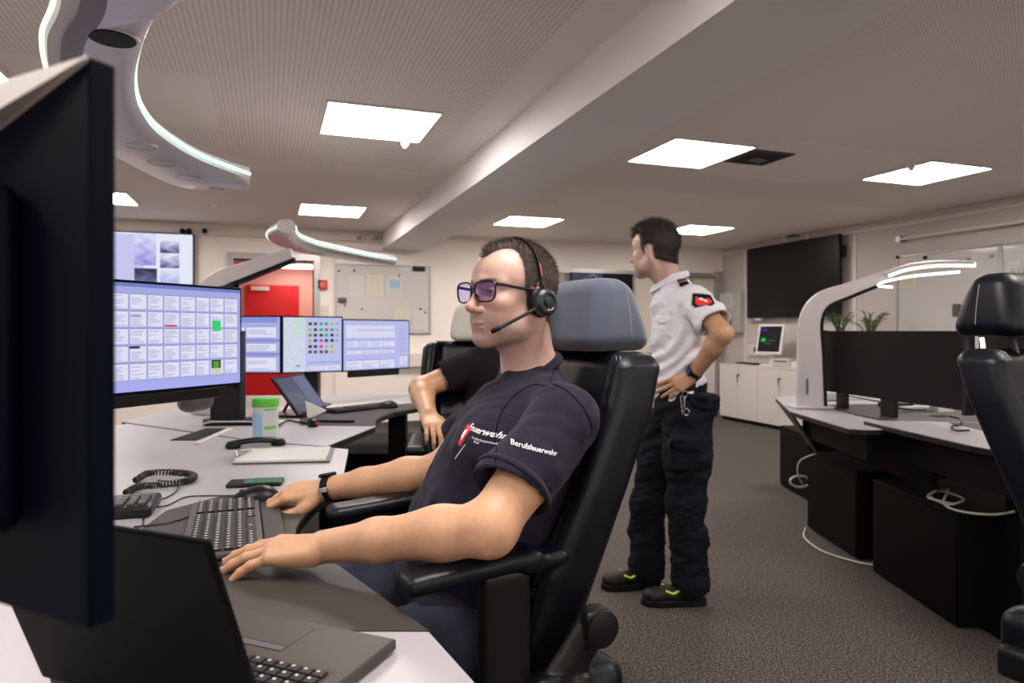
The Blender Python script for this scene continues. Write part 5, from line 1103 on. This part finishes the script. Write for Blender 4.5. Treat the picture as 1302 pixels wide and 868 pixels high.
# trunk under the clothes joins everything
t = Sdf(); t.cone(neck+(0, 0, -.04), (-.01, 1.44, .93), .045, .09, k=.03).cone((-.01, 1.44, .93), (-.10, 1.42, .66), .09, .10, k=.03).cone((.03, 1.46, 1.03), sN+(0, 0, -.01), .035, .035, k=.02).cone((.03, 1.46, 1.03), sF+(0, 0, -.01), .035, .035, k=.02); Vt, Ft = t.mesh(.012)
nails = []
V, F = join([(Vh, Fh), (Va, Fa), (Vb, Fb), (Vt, Ft)]); C_ = np.concatenate([Ch, skin_color(Va, tipsN), skin_color(Vb, tipsF), skin_color(Vt)])
BODY = solid('body', V, F, M['skin'], PM, C_)
nm = mat('nail', (.78, .50, .42), .3)
for tp_ in ([(th2[3], th2[2])]+[(q[0], q[1]) for q in tipsN[:3]]):
    p, q = tp_; d = nrm(p-q); up = nrm(np.array([0, 0, 1])-d*d[2]) if tp_[0] is not th2[3] else nrm(np.array([.2, -.9, .4])-d*np.dot(d, (.2, -.9, .4))); r = .0080 if tp_[0] is not th2[3] else .0086
    mb = MB(); B = np.array([d, np.cross(up, d), up]).T; mb.lathe([(1, -.2), (.9, .3), (.6, .65), (.1, .85)], (0, 0, 0), None, 14); v = np.array(mb.v)*(.0065, .0052, .0022); mb.v = [tuple(B@x+p+up*(r-.0008)+d*.001) for x in v]; mb.build('fingernail', nm, PM)
hair_mesh(Vu, Fh, T_, R_, ho, hair_seated, .0035, .0005, PM, M['hair'], 'hair', 12000, .0065, .003, sc=HS)
eyes(T_, R_, PM, (1, .12, -.05), HS)
# T-shirt
s = Sdf(); fu = (tuple(UF), 1.32)
s.cone((.016, 1.450, .955), (-.012, 1.438, .90), .150, .158, k=.04, flat=fu)
s.cone((-.012, 1.438, .90), (-.062, 1.430, .78), .158, .165, k=.05, flat=(tuple(UF), 1.22))
s.cone((-.062, 1.430, .78), (-.115, 1.41, .64), .165, .175, k=.05, flat=(tuple(UF), 1.25))
for S_, E_, q_ in ((sN, eN, .64), (sF, eF, .48)):
    h_ = S_*(1-q_)+E_*q_
    s.cone((.050, 1.480, 1.080), S_+(0, 0, .002), .044, .056, k=.04); s.cone(S_, S_*.5+E_*.5, .063, .067, k=.03); s.cone(S_*.5+E_*.5+(-.006, 0, 0), h_+(-.008, 0, 0), .067, .072, k=.01)
s.cone((.044, 1.474, 1.075), (.02, 1.455, .99), .062, .11, k=.04)
s.ell((-.055, 1.36, .97), (.05, .07, .06), k=.06)
for S_, E_, q_ in ((sN, eN, .64), (sF, eF, .48)):      # open sleeve ends
    d = nrm(E_-S_); h_ = S_*(1-q_)+E_*q_
    s.cone(h_+d*.072, h_+d*.09, .085, .085, k=.002, op='s'); s.cone(h_-d*.03, h_+d*.05, .060, .064, k=.006, op='s')
# creases drawn across belly, armpit and sleeve
def crease(p, q, r, k=.012, op='s'): s.cone(p, q, r, r*.6, k=k, op=op)
V, F = s.mesh(.0040); N = vnormals(V, F); hem_ = (V-(sN*.36+eN*.64))@nrm(eN-sN); N = N*(1-.85*ss(.03, .0, np.abs(hem_-.010))*ss(.13, .10, np.linalg.norm(V-(sN*.36+eN*.64), axis=1)))[:, None]
g = wob(V*(1, 1, .7), 28, 4); g2 = wob(V, 60, 8); low = ss(.98, .78, V[:, 2]); V = V+N*((.0042+.0060*low)*g+.0018*g2)[:, None]
tt = (V-(-.0, 1.30, .93)); fold = np.sin((V[:, 2]*1.0+V[:, 0]*.55-V[:, 1]*.2)*95+2*np.sin(V[:, 0]*22))*ss(.86, .76, V[:, 2]); V = V+N*(.0035*fold)[:, None]
arm = np.sin(((V-sN)@nrm(np.cross(eN-sN, (.2, -1, .1))))*120+1.5*np.sin(V[:, 2]*40))*np.exp(-(np.linalg.norm(V-(sN*.85+eN*.15)-(-.045, .0, -.03), axis=1)/.06)**2); V = V+N*(.002*arm)[:, None]
SH = solid('t_shirt', V, F, M['navy_cloth'], PM); SHF = Fr(SH, PM.base); TS = tree_of(V, F)
nk = neck+(-.008, -.006, .012); ax = nrm(np.array([-.42, -.26, 1.0])); mb = MB(); mb.ring(nk, basis(ax, UF), .073, .064, .0075, 40, 8, flat=(.75, 1.35)); mb.build('collar', M['navy_cloth'], SHF)
d = nrm(eN-sN); h_ = sN*.36+eN*.64; mb = MB(); mb.ring(h_-d*.004+np.array([-.008, 0, 0]), basis(d), .0705, .0705, .0050, 48, 8, flat=(.8, 1.6)); mb.build('sleeve_hem', M['navy_cloth'], SHF)
c = hit(680.5, 570, TS); nd = nrm(np.array([.15, -1, .05])); lettering('Berufsfeuerwehr', .0120, c, P(703, 577, 1.12)-P(645, 562, 1.12), nd, TS, SHF, M['text_white'], 'sleeve_lettering', bold=.00015)
cx = P(607, 550, 1.30); xd = P(622, 556, 1.22)-P(598, 541, 1.36); nd = nrm(np.array([-.55, -.83, .05])); xd = np.array([.038, -.046, -.014]); nd = nrm(np.array([-.75, -.62, .05]))
lettering('Feuerwehr', .0150, hit(614, 548.5, TS), xd, nd, TS, SHF, M['text_white'], 'chest_lettering', bold=.0003)
lettering('Landeshauptstadt', .0060, hit(614, 560, TS), xd, nd, TS, SHF, M['text_white'], 'chest_lettering'); lettering('Kiel', .0064, hit(606, 562, TS), xd, nd, TS, SHF, M['text_white'], 'chest_lettering')
patch([(-.010, .022), (.014, .022), (.002, -.020), (-.006, -.014)], hit(589, 554.5, TS), xd, nd, TS, SHF, mat('badge_red', (.65, .015, .03), .6), 'chest_badge'); patch([(-.003, .012), (.006, .016), (.004, .002), (.001, -.008), (-.004, 0)], hit(589, 554.5, TS), xd, nd, TS, SHF, M['text_white'], 'badge_mark', inset=.0022)
patch([(.010, -.002), (.012, -.002), (-.006, -.038), (-.008, -.038)], hit(589.5, 561, TS), xd, nd, TS, SHF, M['text_white'], 'badge_pole', inset=.0022)
for pl in ([(630, 588), (629, 560), (635, 530), (652, 505), (678, 489), (702, 488), (726, 501), (744, 522), (753, 545)], [(699, 487), (704, 468), (703, 452)]):
    pp = spline([hit(a_, b_, TS) for a_, b_ in pl], 5); pp = drop(np.array(pp), nrm([.1, -1, .3]), TS, .0); mb = MB(); mb.tube(list(pp), .0014, 6); mb.build('seam', mat('seam_dark', (.004, .003, .008), .9, spec=.1), SHF)
# trousers
s = Sdf(); hN, kN, aN = np.array([-.07, 1.30, .605]), np.array([-.50, 1.14, .600]), np.array([-.46, 1.10, .12]); hF, kF, aF = np.array([-.15, 1.52, .605]), np.array([-.60, 1.47, .600]), np.array([-.58, 1.42, .12])
s.ell((-.10, 1.415, .63), (.13, .185, .11), rotz(math.atan2(UF[1], UF[0])), k=.03)
for h_, k_, a_ in ((hN, kN, aN), (hF, kF, aF)): s.chain([h_, h_*.5+k_*.5, k_, k_*.5+a_*.5, a_], [.092, .084, .068, .068, .062], k=.03)
V, F = s.mesh(.008); N = vnormals(V, F); V = V+N*(.006*wob(V, 26, 2)+.003*wob(V, 60, 9))[:, None]; solid('trousers', V, F, M['navy_trouser'], PM)
shoe('shoe', PM, aN, aN+(-1, -.3, 0)); shoe('shoe', PM, aF, aF+(-1, -.2, 0))
# glasses
def glasses(T, R, lb, base):
    G = thing('eyeglasses', lb, 'glasses', base); fr_m = M['frame_black']
    def lens_pts(sd, inset=0):
        pts = []
        for t in np.linspace(0, 2*math.pi, 33)[:-1]:
            e = 3.2; cx, cy = math.cos(t), math.sin(t); x = (abs(cx)**(2/e))*math.copysign(1, cx)*(.0275-inset); y = (abs(cy)**(2/e))*math.copysign(1, cy)*(.0225-inset)
            x *= 1+.07*y/.022; b = sd*(.0395)+x*1.16; pts.append(T(.1115-.12*max(0, abs(b)-.006), b, .0205+y*.98))
        return pts
    for sd in (-1, 1):
        p = lens_pts(sd); mb = MB(); n = len(p); mb.tube(p+[p[0], p[1]], .0020, 8); rim = mb.build('rim', fr_m, G)
        q = lens_pts(sd, .001); mb = MB(); mb.add(q, [tuple(range(n))]); mb.build('lens', M['lens'], G, smooth=0)
        hinge = T(.100, sd*.075, .034); mb = MB(); mb.tube([T(.103, sd*.069, .034), hinge, T(.090, sd*.078, .033), T(.04, sd*.078, .026), T(-.002, sd*.079, .020), T(-.022, sd*.081, .006)], [.0026, .0028, .0024, .0022, .0022, .002], 8, flat=(.7, 1.3)); mb.build('temple_arm', fr_m, G)
    MB().tube([T(.111, -.0085, .026), T(.114, 0, .029), T(.111, .0085, .026)], .0019, 8).build('bridge', fr_m, G)
    for sd in (-1, 1): MB().tube([T(.110, sd*.009, .016), T(.103, sd*.011, .008)], .0016, 6).build('nose_pad', fr_m, G)
glasses(T_, R_, 'black-framed eyeglasses with purple lens reflections on the seated man', T_(.1, 0, .016))
# headset
G = thing('headset', 'black and red telephone headset with a microphone boom on the seated man\'s head', 'headset', T_(-.01, .09, 0))
cc = T_(-.010, .093, -.006); lat = R_[:, 1]
band = [T_(-.012+.004*math.sin(t), .0855*math.cos(t)*1.0, .042+.100*math.sin(t)) for t in np.linspace(.02, math.pi-.5, 30)]
mb = MB(); mb.tube(band, .0052, 8, flat=(1.3, .35)); mb.build('headband', M['black_plastic'], G)
mb = MB(); mb.tube([q+(q-T_(-.012, 0, .042))*.02 for q in band[1:5]], .0046, 8, flat=(1.1, .45)); mb.build('red_slider', M['red'] if False else M['pink_plastic'], G)
MB().tube([band[0]+lat*.003, T_(-.008, .092, .034), cc+lat*.012+np.array([0, 0, .018])], .0055, 8).build('yoke', M['black_plastic'], G)
mb = MB(); mb.lathe([(.024, -.024), (.029, -.020), (.0305, -.008), (.027, -.002)], cc+lat*.002, basis(lat), 32); mb.build('ear_cushion', M['leather'], G)
mb = MB(); mb.lathe([(.027, -.003), (.029, .002), (.0275, .010), (.022, .015), (.018, .0155), (.016, .013), (.010, .013), (.008, .018), (.003, .019)], cc+lat*.002, basis(lat), 32); mb.build('ear_cup', mat('cup_blue', (.016, .026, .034), .35), G)
mb = MB(); mb.ring(cc-lat*.016, basis(lat), .0315, .0315, .003, 30, 6, a0=.3, a1=2.2); mb.build('cushion_ring', M['pink_plastic'], G)
mouth = T_(.099, .046, -.066); st = cc+lat*.014+R_[:, 0]*.004; bm_ = [st, st*.6+mouth*.4+lat*.006, st*.2+mouth*.8+lat*.006, mouth+lat*.004]
mb = MB(); mb.tube(spline(bm_, 6), [.0035]*18+[.0035], 8); mb.build('microphone_boom', M['steel_dark'], G)
e0 = bm_[-1]; dd = nrm(bm_[-1]-bm_[-2]); mb = MB(); mb.tube([e0-dd*.020, e0-dd*.016, e0, e0+dd*.004], [.003, .0048, .0048, .003], 10); mb.build('microphone', M['black_plastic'], G)
MB().lathe([(.0014, 0), (.0014, .001)], e0+dd*.004, basis(dd), 8).lathe([(.0013, 0), (.0013, .001)], cc+lat*.017+np.array([0, 0, -.015]), basis(lat), 8).build('indicator_light', M['red_led'], G)
# wristwatch on the far arm
def watch(lb, w, e, off, face, rad=.031, dn=(0, 0, 1), strap='black_matte'):
    ax = nrm(w-e); c = w-ax*off; G = thing('wristwatch', lb, 'watch', c); B = basis(ax, dn); mb = MB(); mb.lathe([(rad*.9, -.011), (rad*1.06, -.010), (rad*1.10, 0), (rad*1.06, .010), (rad*.9, .011)], c, B, 36); mb.build('strap', M[strap], G)
    n = nrm(np.asarray(dn, float)-ax*np.dot(dn, ax)); Rb = np.array([ax, np.cross(n, ax), n]).T; mb = MB(); mb.box(c+n*(rad+.004), (.034, .036, .009), Rb); mb.build('case', M['black_plastic'], G, bevel=.004, bseg=3)
    mb = MB(); mb.box(c+n*(rad+.0088), (.027, .029, .0006), Rb); mb.build('display', mat('watch_face', face, .1), G)
    mb = MB(); s_ = nrm(np.cross(ax, n)); s2 = -s_ if s_[1] > 0 else s_; mb.box(c+s2*(rad+.004), (.026, .003, .012), np.array([ax, n, s2]).T@np.array([[1, 0, 0], [0, 0, 1], [0, 1, 0]])); mb.build('buckle', M['chrome'], G, bevel=.001)
watch('black smart watch with a black strap on the seated man\'s far wrist', wF, eF, .012, (.01, .01, .012), .0295, (-.1, .1, 1))

# ---- the second operator, mostly hidden behind the first
P2 = thing('person', 'person in a black T-shirt sitting behind the man with glasses, one forearm on the armrest', 'person', (-.06, 2.55, 0))
o2_ = np.array([-.0, 2.66, 1.255]); f2_ = nrm([-.12, -1, -.05]); nk2 = np.array([-.02, 2.70, 1.10]); s = Sdf(); T2_, R2_ = head_sdf(s, o2_, f2_, neck=nk2); V1, F1 = s.mesh(.004); C1 = head_color(V1, T2_, R2_, o2_, hair_standing, .3)
sR, eR, wR = P(612, 462, 2.68), P(535, 494, 2.62), P(545, 527, 2.40); sL, eL, wL = np.array([.15, 2.66, 1.02]), np.array([.22, 2.60, .80]), np.array([.16, 2.36, .80])
s = Sdf(); s.chain([sR, eR], [.05, .043], k=.02).chain([eR, eR*.7+wR*.3, wR], [.042, .042, .028], k=.02); ti, _ = hand_sdf(s, wR, wR-eR+np.array([.03, 0, -.01]), (0, -.25, 1), (1, 0, 0), [(25, 35, 20), (30, 40, 25), (30, 40, 25), (35, 40, 25)], [5, 1, -4, -10], [(.03, .028, -.01), (.06, .045, -.015), (.08, .048, -.02), (.10, .045, -.026)], .95)
s.chain([sL, eL], [.05, .043], k=.02).chain([eL, wL], [.042, .028], k=.02); hand_sdf(s, wL, wL-eL, (0, 0, 1), (-1, 0, 0), [(20, 30, 20)]*4, [5, 1, -4, -10], [(.03, .028, -.01), (.06, .045, -.015), (.08, .048, -.02), (.10, .045, -.026)], .95); V2, F2 = s.mesh(.004)
t = Sdf(); t.cone(nk2, (-.01, 2.6, .66), .06, .11, k=.05); V3, F3 = t.mesh(.015); V, F = join([(V1, F1), (V2, F2), (V3, F3)]); solid('body', V, F, M['skin'], P2, np.concatenate([C1, skin_color(V2), skin_color(V3)])); eyes(T2_, R2_, P2, (1, 0, -.05)); hair_mesh(V1, F1, T2_, R2_, o2_, hair_standing, .006, .001, P2, M['hair2'], 'hair', 1500, .012)
s = Sdf(); fl = ((0, 1, 0), 1.35); s.chain([(-.01, 2.68, 1.0), (-.01, 2.66, .86), (-.01, 2.6, .66)], [.16, .165, .17], k=.05, flat=fl)
for S_, E_ in ((sR, eR), (sL, eL)): s.cone(nk2+(0, 0, -.03), S_, .055, .06, k=.05); s.cone(S_, S_*.42+E_*.58, .066, .066, k=.03); h_ = S_*.42+E_*.58; d = nrm(E_-S_); s.cone(h_+d*.066, h_+d*.08, .08, .08, k=.002, op='s'); s.cone(h_, h_+d*.05, .054, .058, k=.004, op='s')
V, F = s.mesh(.007); N = vnormals(V, F); V = V+N*(.007*wob(V, 26, 12))[:, None]; solid('t_shirt', V, F, M['black_cloth'], P2)
s = Sdf(); s.ell((-.01, 2.60, .62), (.17, .12, .10), k=.03)
for x_ in (-.10, .09): s.chain([(x_, 2.56, .60), (x_*1.3, 2.14, .60), (x_*1.3, 2.10, .12)], [.09, .07, .06], k=.03)
V, F = s.mesh(.012); solid('trousers', V, F, M['dark_trouser'], P2)
for x_ in (-.13, .117): shoe('shoe', P2, (x_, 2.10, .12), (x_, 1.0, 0))

# ---- the standing man
P3 = thing('person', 'man in white short-sleeved uniform shirt and dark trousers, standing hand on hip', 'person', (.70, 3.08, 0))
o3 = P(833, 322, 3.1); f3 = nrm([-.76, .64, -.12]); nk3 = P(852, 362, 3.11); s = Sdf(); T3, R3 = head_sdf(s, o3, f3, neck=nk3); V1, F1 = s.mesh(.0028); C1 = head_color(V1, T3, R3, o3, hair_standing, .7)
SN, EN, WN = P(884, 382, 2.97), P(919, 424, 2.80), P(882, 476, 2.95); SF, EF, WF = P(848, 388, 3.28), P(860, 432, 3.40), P(848, 482, 3.28)
s = Sdf(); s.chain([SN, EN], [.050, .040], k=.02).chain([EN, EN*.7+WN*.3, WN], [.041, .042, .029], k=.02); hd_ = P(846, 496, 2.96)-WN
tips3, _ = hand_sdf(s, WN, hd_, (.15, -.95, .25), (0, 0, 1), [(12, 18, 14), (10, 20, 14), (10, 22, 14), (10, 24, 14)], [10, 2, -6, -14], [(.02, .03, -.008), (.035, .055, -.012), (.055, .068, -.018), (.075, .074, -.022)], .98)
s.chain([SF, EF, WF], [.05, .041, .028], k=.02); hand_sdf(s, WF, (.1, -.1, -.9), (-1, 0, 0), (0, -1, 0), [(20, 30, 20)]*4, [5, 1, -4, -10], [(.03, .028, -.01), (.06, .045, -.015), (.08, .048, -.02), (.10, .045, -.026)], .95)
V2, F2 = s.mesh(.0035); t = Sdf(); t.cone(nk3, P(868, 520, 3.1), .06, .10, k=.05); V3, F3 = t.mesh(.015); V, F = join([(V1, F1), (V2, F2), (V3, F3)]); solid('body', V, F, M['skin'], P3, np.concatenate([C1*.9, skin_color(V2, tips3, SK*.8), skin_color(V3)]))
hair_mesh(V1, F1, T3, R3, o3, hair_standing, .009, .0012, P3, M['hair2'], 'hair', 6000, .013, .010, .0006)
eyes(T3, R3, P3, (1, 0, -.1))
# shirt: faces left and a little away
B3 = nrm([-.97, .22, 0]); fl = (tuple(B3), 1.34); s = Sdf()
s.chain([P(862, 398, 3.11), P(864, 430, 3.11), P(862, 465, 3.11), P(864, 500, 3.11)], [.155, .158, .145, .150], k=.05, flat=fl)
for S_, E_ in ((SN, EN), (SF, EF)): s.cone(nk3+(0.01, 0, -.035), S_, .048, .058, k=.045); h_ = S_*.45+E_*.55; d = nrm(E_-S_); s.cone(S_, h_+d*.02, .064, .076, k=.03); s.cone(h_+d*.092, h_+d*.11, .09, .09, k=.002, op='s'); s.cone(h_-d*.03, h_+d*.06, .052, .066, k=.004, op='s')
s.cone(nk3+(0, 0, -.02), nk3+(.01, 0, -.07), .062, .10, k=.04); s.half(P(860, 510, 3.11), (0, 0, -1), .01)
V, F = s.mesh(.0055); N = vnormals(V, F); low = ss(1.25, 1.0, V[:, 2]); dg = np.sin((V[:, 2]*.9-V[:, 0]*.9+V[:, 1]*.2)*75+2.5*np.sin(V[:, 2]*18)+1.2*np.sin(V[:, 0]*30)); V = V+N*(.007*wob(V, 26, 21)+.003*wob(V, 60, 22)+(.004+.005*low)*dg*ss(1.40, 1.25, V[:, 2]))[:, None]
SH3 = solid('uniform_shirt', V, F, M['white_shirt'], P3); S3 = Fr(SH3, P3.base); TS3 = tree_of(V, F)
# collar
mb = MB(); rim = []; B_ = basis(nrm(np.array([.12, -.03, 1.])), B3)
for t_ in np.linspace(-2.75, 2.75, 32):
    a_ = t_; p_ = nk3+(.006, 0, .004); rad = .069; q0 = p_+B_@np.array([rad*math.cos(a_), rad*math.sin(a_), .040-.026*math.cos(a_)]); q1 = p_+B_@np.array([(rad+.010+.016*max(0, math.cos(a_)))*math.cos(a_), (rad+.010)*math.sin(a_), .008-.040*math.cos(a_)-.022*max(0, math.cos(a_))]); rim.append((q0, q1))
Vc = []; [Vc.extend([a_, b_, b_+B_@np.array([0, 0, -.001])+nrm(b_-nk3)*.003, a_+nrm(a_-nk3)*.003]) for a_, b_ in rim]; n = len(rim)
mb.add(Vc, [(i*4+j, i*4+(j+1) % 4, (i+1)*4+(j+1) % 4, (i+1)*4+j) for i in range(n-1) for j in range(4)]+[(3, 2, 1, 0), (4*n-4, 4*n-3, 4*n-2, 4*n-1)]); mb.build('collar', M['white_shirt'], S3, smooth=50)
ec = P(862, 355, 3.0)
c_ = hit(868, 360, TS3); nd = nrm([-.1, -.75, .65]); patch([(-.024, -.030), (.020, -.024), (.028, .034), (-.014, .030)], c_, (.9, -.1, .4), nd, TS3, S3, M['black_matte'], 'shoulder_slide', inset=.010)
patch([(-.02, .0), (.022, .004), (.023, .008), (-.019, .004)], c_, (.9, -.1, .4), nd, TS3, S3, mat('slide_stripe', (.5, .2, .2), .6), 'slide_stripe', inset=.0115)
pc = hit(893.5, 381.5, TS3); nd = nrm([.12, -.93, .30]); xd = (.97, 0, -.22)
sq = [(1.05*x, 1.25*y) for x, y in ((-.036, .030), (-.032, .034), (.0, .035), (.032, .034), (.036, .030), (.037, -.018), (.026, -.032), (-.026, -.032), (-.037, -.018))]
patch([(x, y*.95) for x, y in sq], pc, xd, nd, TS3, S3, mat('patch_border', (.35, .36, .38), .6), 'sleeve_patch', inset=.004); patch([(x*.92, y*.88) for x, y in sq], pc, xd, nd, TS3, S3, M['black_matte'], 'patch_field', inset=.0052)
patch([(-.026, .020), (.028, .020), (.028, -.016), (.016, -.030), (-.016, -.030), (-.026, -.016)], pc, xd, nd, TS3, S3, M['pink_plastic'] if False else mat('patch_red', (.75, .03, .03), .6), 'patch_shield', inset=.0064)
patch([(-.018, .008), (-.006, .012), (.002, .004), (.016, .0), (.020, -.010), (.008, -.014), (.0, -.006), (-.012, -.004)], pc, xd, nd, TS3, S3, M['text_white'], 'patch_emblem', inset=.0076)
lettering('FEUERWEHR', .012, hit(891.5, 374, TS3), xd, nd, TS3, S3, M['text_white'], 'patch_lettering', inset=.0076); lettering('KIEL', .0085, hit(896, 389, TS3), xd, nd, TS3, S3, M['text_white'], 'patch_lettering', inset=.0076)
pk = hit(842, 407, TS3); nd = nrm([-.75, -.65, .0]); patch([(-.05, .022), (.05, .022), (.05, -.008), (0, -.020), (-.05, -.008)], pk, (.65, -.75, -.02), nd, TS3, S3, M['white_shirt'], 'pocket_flap', inset=.006)
# trousers
s = Sdf(); s.ell(P(868, 518, 3.1), (.115, .165, .10), rotz(math.atan2(B3[1], B3[0])), k=.03); s.cone(P(866, 492, 3.1), P(867, 520, 3.1), .140, .150, k=.03, flat=(tuple(B3), 1.28))
hN3, kN3, aN3 = P(876, 535, 3.03), P(872, 640, 3.0), P(878, 738, 3.0); hF3, kF3, aF3 = P(852, 535, 3.2), P(824, 640, 3.2), P(822, 722, 3.2)
for h_, k_, a_ in ((hN3, kN3, aN3), (hF3, kF3, aF3)): s.chain([h_, h_*.5+k_*.5, k_, k_*.5+a_*.5, a_], [.108, .100, .080, .080, .082], k=.03)
s.rbox(P(874, 575, 2.93), (.075, .03, .075), .02, k=.02); s.rbox(P(900, 516, 2.99), (.035, .06, .05), .015, k=.02); s.half(P(865, 484, 3.1), (0, 0, 1), .004)
V, F = s.mesh(.0065); N = vnormals(V, F); V = V+N*(.010*wob(V*(1, 1, 1.5), 22, 31)+.005*wob(V*(1, 1, 1.6), 48, 32))[:, None]; tr_ = solid('trousers', V, F, M['dark_trouser'], P3); TT = tree_of(V, F)
patch([(-.07, .02), (.07, .02), (.07, -.02), (-.07, -.02)], P(873, 568, 2.88), (1, 0, -.06), (0, -1, 0), TT, Fr(tr_, P3.base), M['dark_trouser'], 'pocket_flap', inset=.008)
patch([(-.06, .03), (.05, .034), (.055, -.022), (.0, -.03)], P(896, 512, 2.88), (1, 0, -.1), (.2, -1, 0), TT, Fr(tr_, P3.base), M['dark_trouser'], 'pocket_flap', inset=.012)
mb = MB(); bc = P(866, 489, 3.1); mb.ring(bc, basis((0, 0, 1), B3), .113, .148, .004, 48, 8, flat=(.6, 4.5)); mb.build('belt', M['black_matte'], P3)
kx = P(871, 513, 2.86); mb = MB(); mb.ring(kx+(0, 0, .04), basis((0, 1, .2)), .010, .014, .002, 18, 6); mb.tube([kx+(0, 0, .03), kx+(-.004, 0, -.01), kx+(.0, 0, -.03)], .0035, 6); mb.ring(kx+(.006, 0, -.035), basis((.3, 1, .1)), .011, .014, .0025, 18, 6)
for k in range(8): mb.ring(kx+(-.018+.001*k, 0, .03-k*.010), basis((1, .4*(-1)**k, 0)), .0045, .006, .0012, 10, 4)
mb.solo('key_hook', M['chrome'], 'silver snap hook with a chain on the standing man\'s trousers', 'hook', kx)
shoe('shoe', P3, (aN3[0]-.0, aN3[1], .12), aN3+(-1, -.05, 0)); shoe('shoe', P3, (aF3[0], aF3[1], .12), aF3+(-1, -.15, 0))
watch('blue sports watch with a dark strap on the standing man\'s wrist', WN, EN, .015, (.05, .06, .30), .0310, (-.55, -.6, .5))
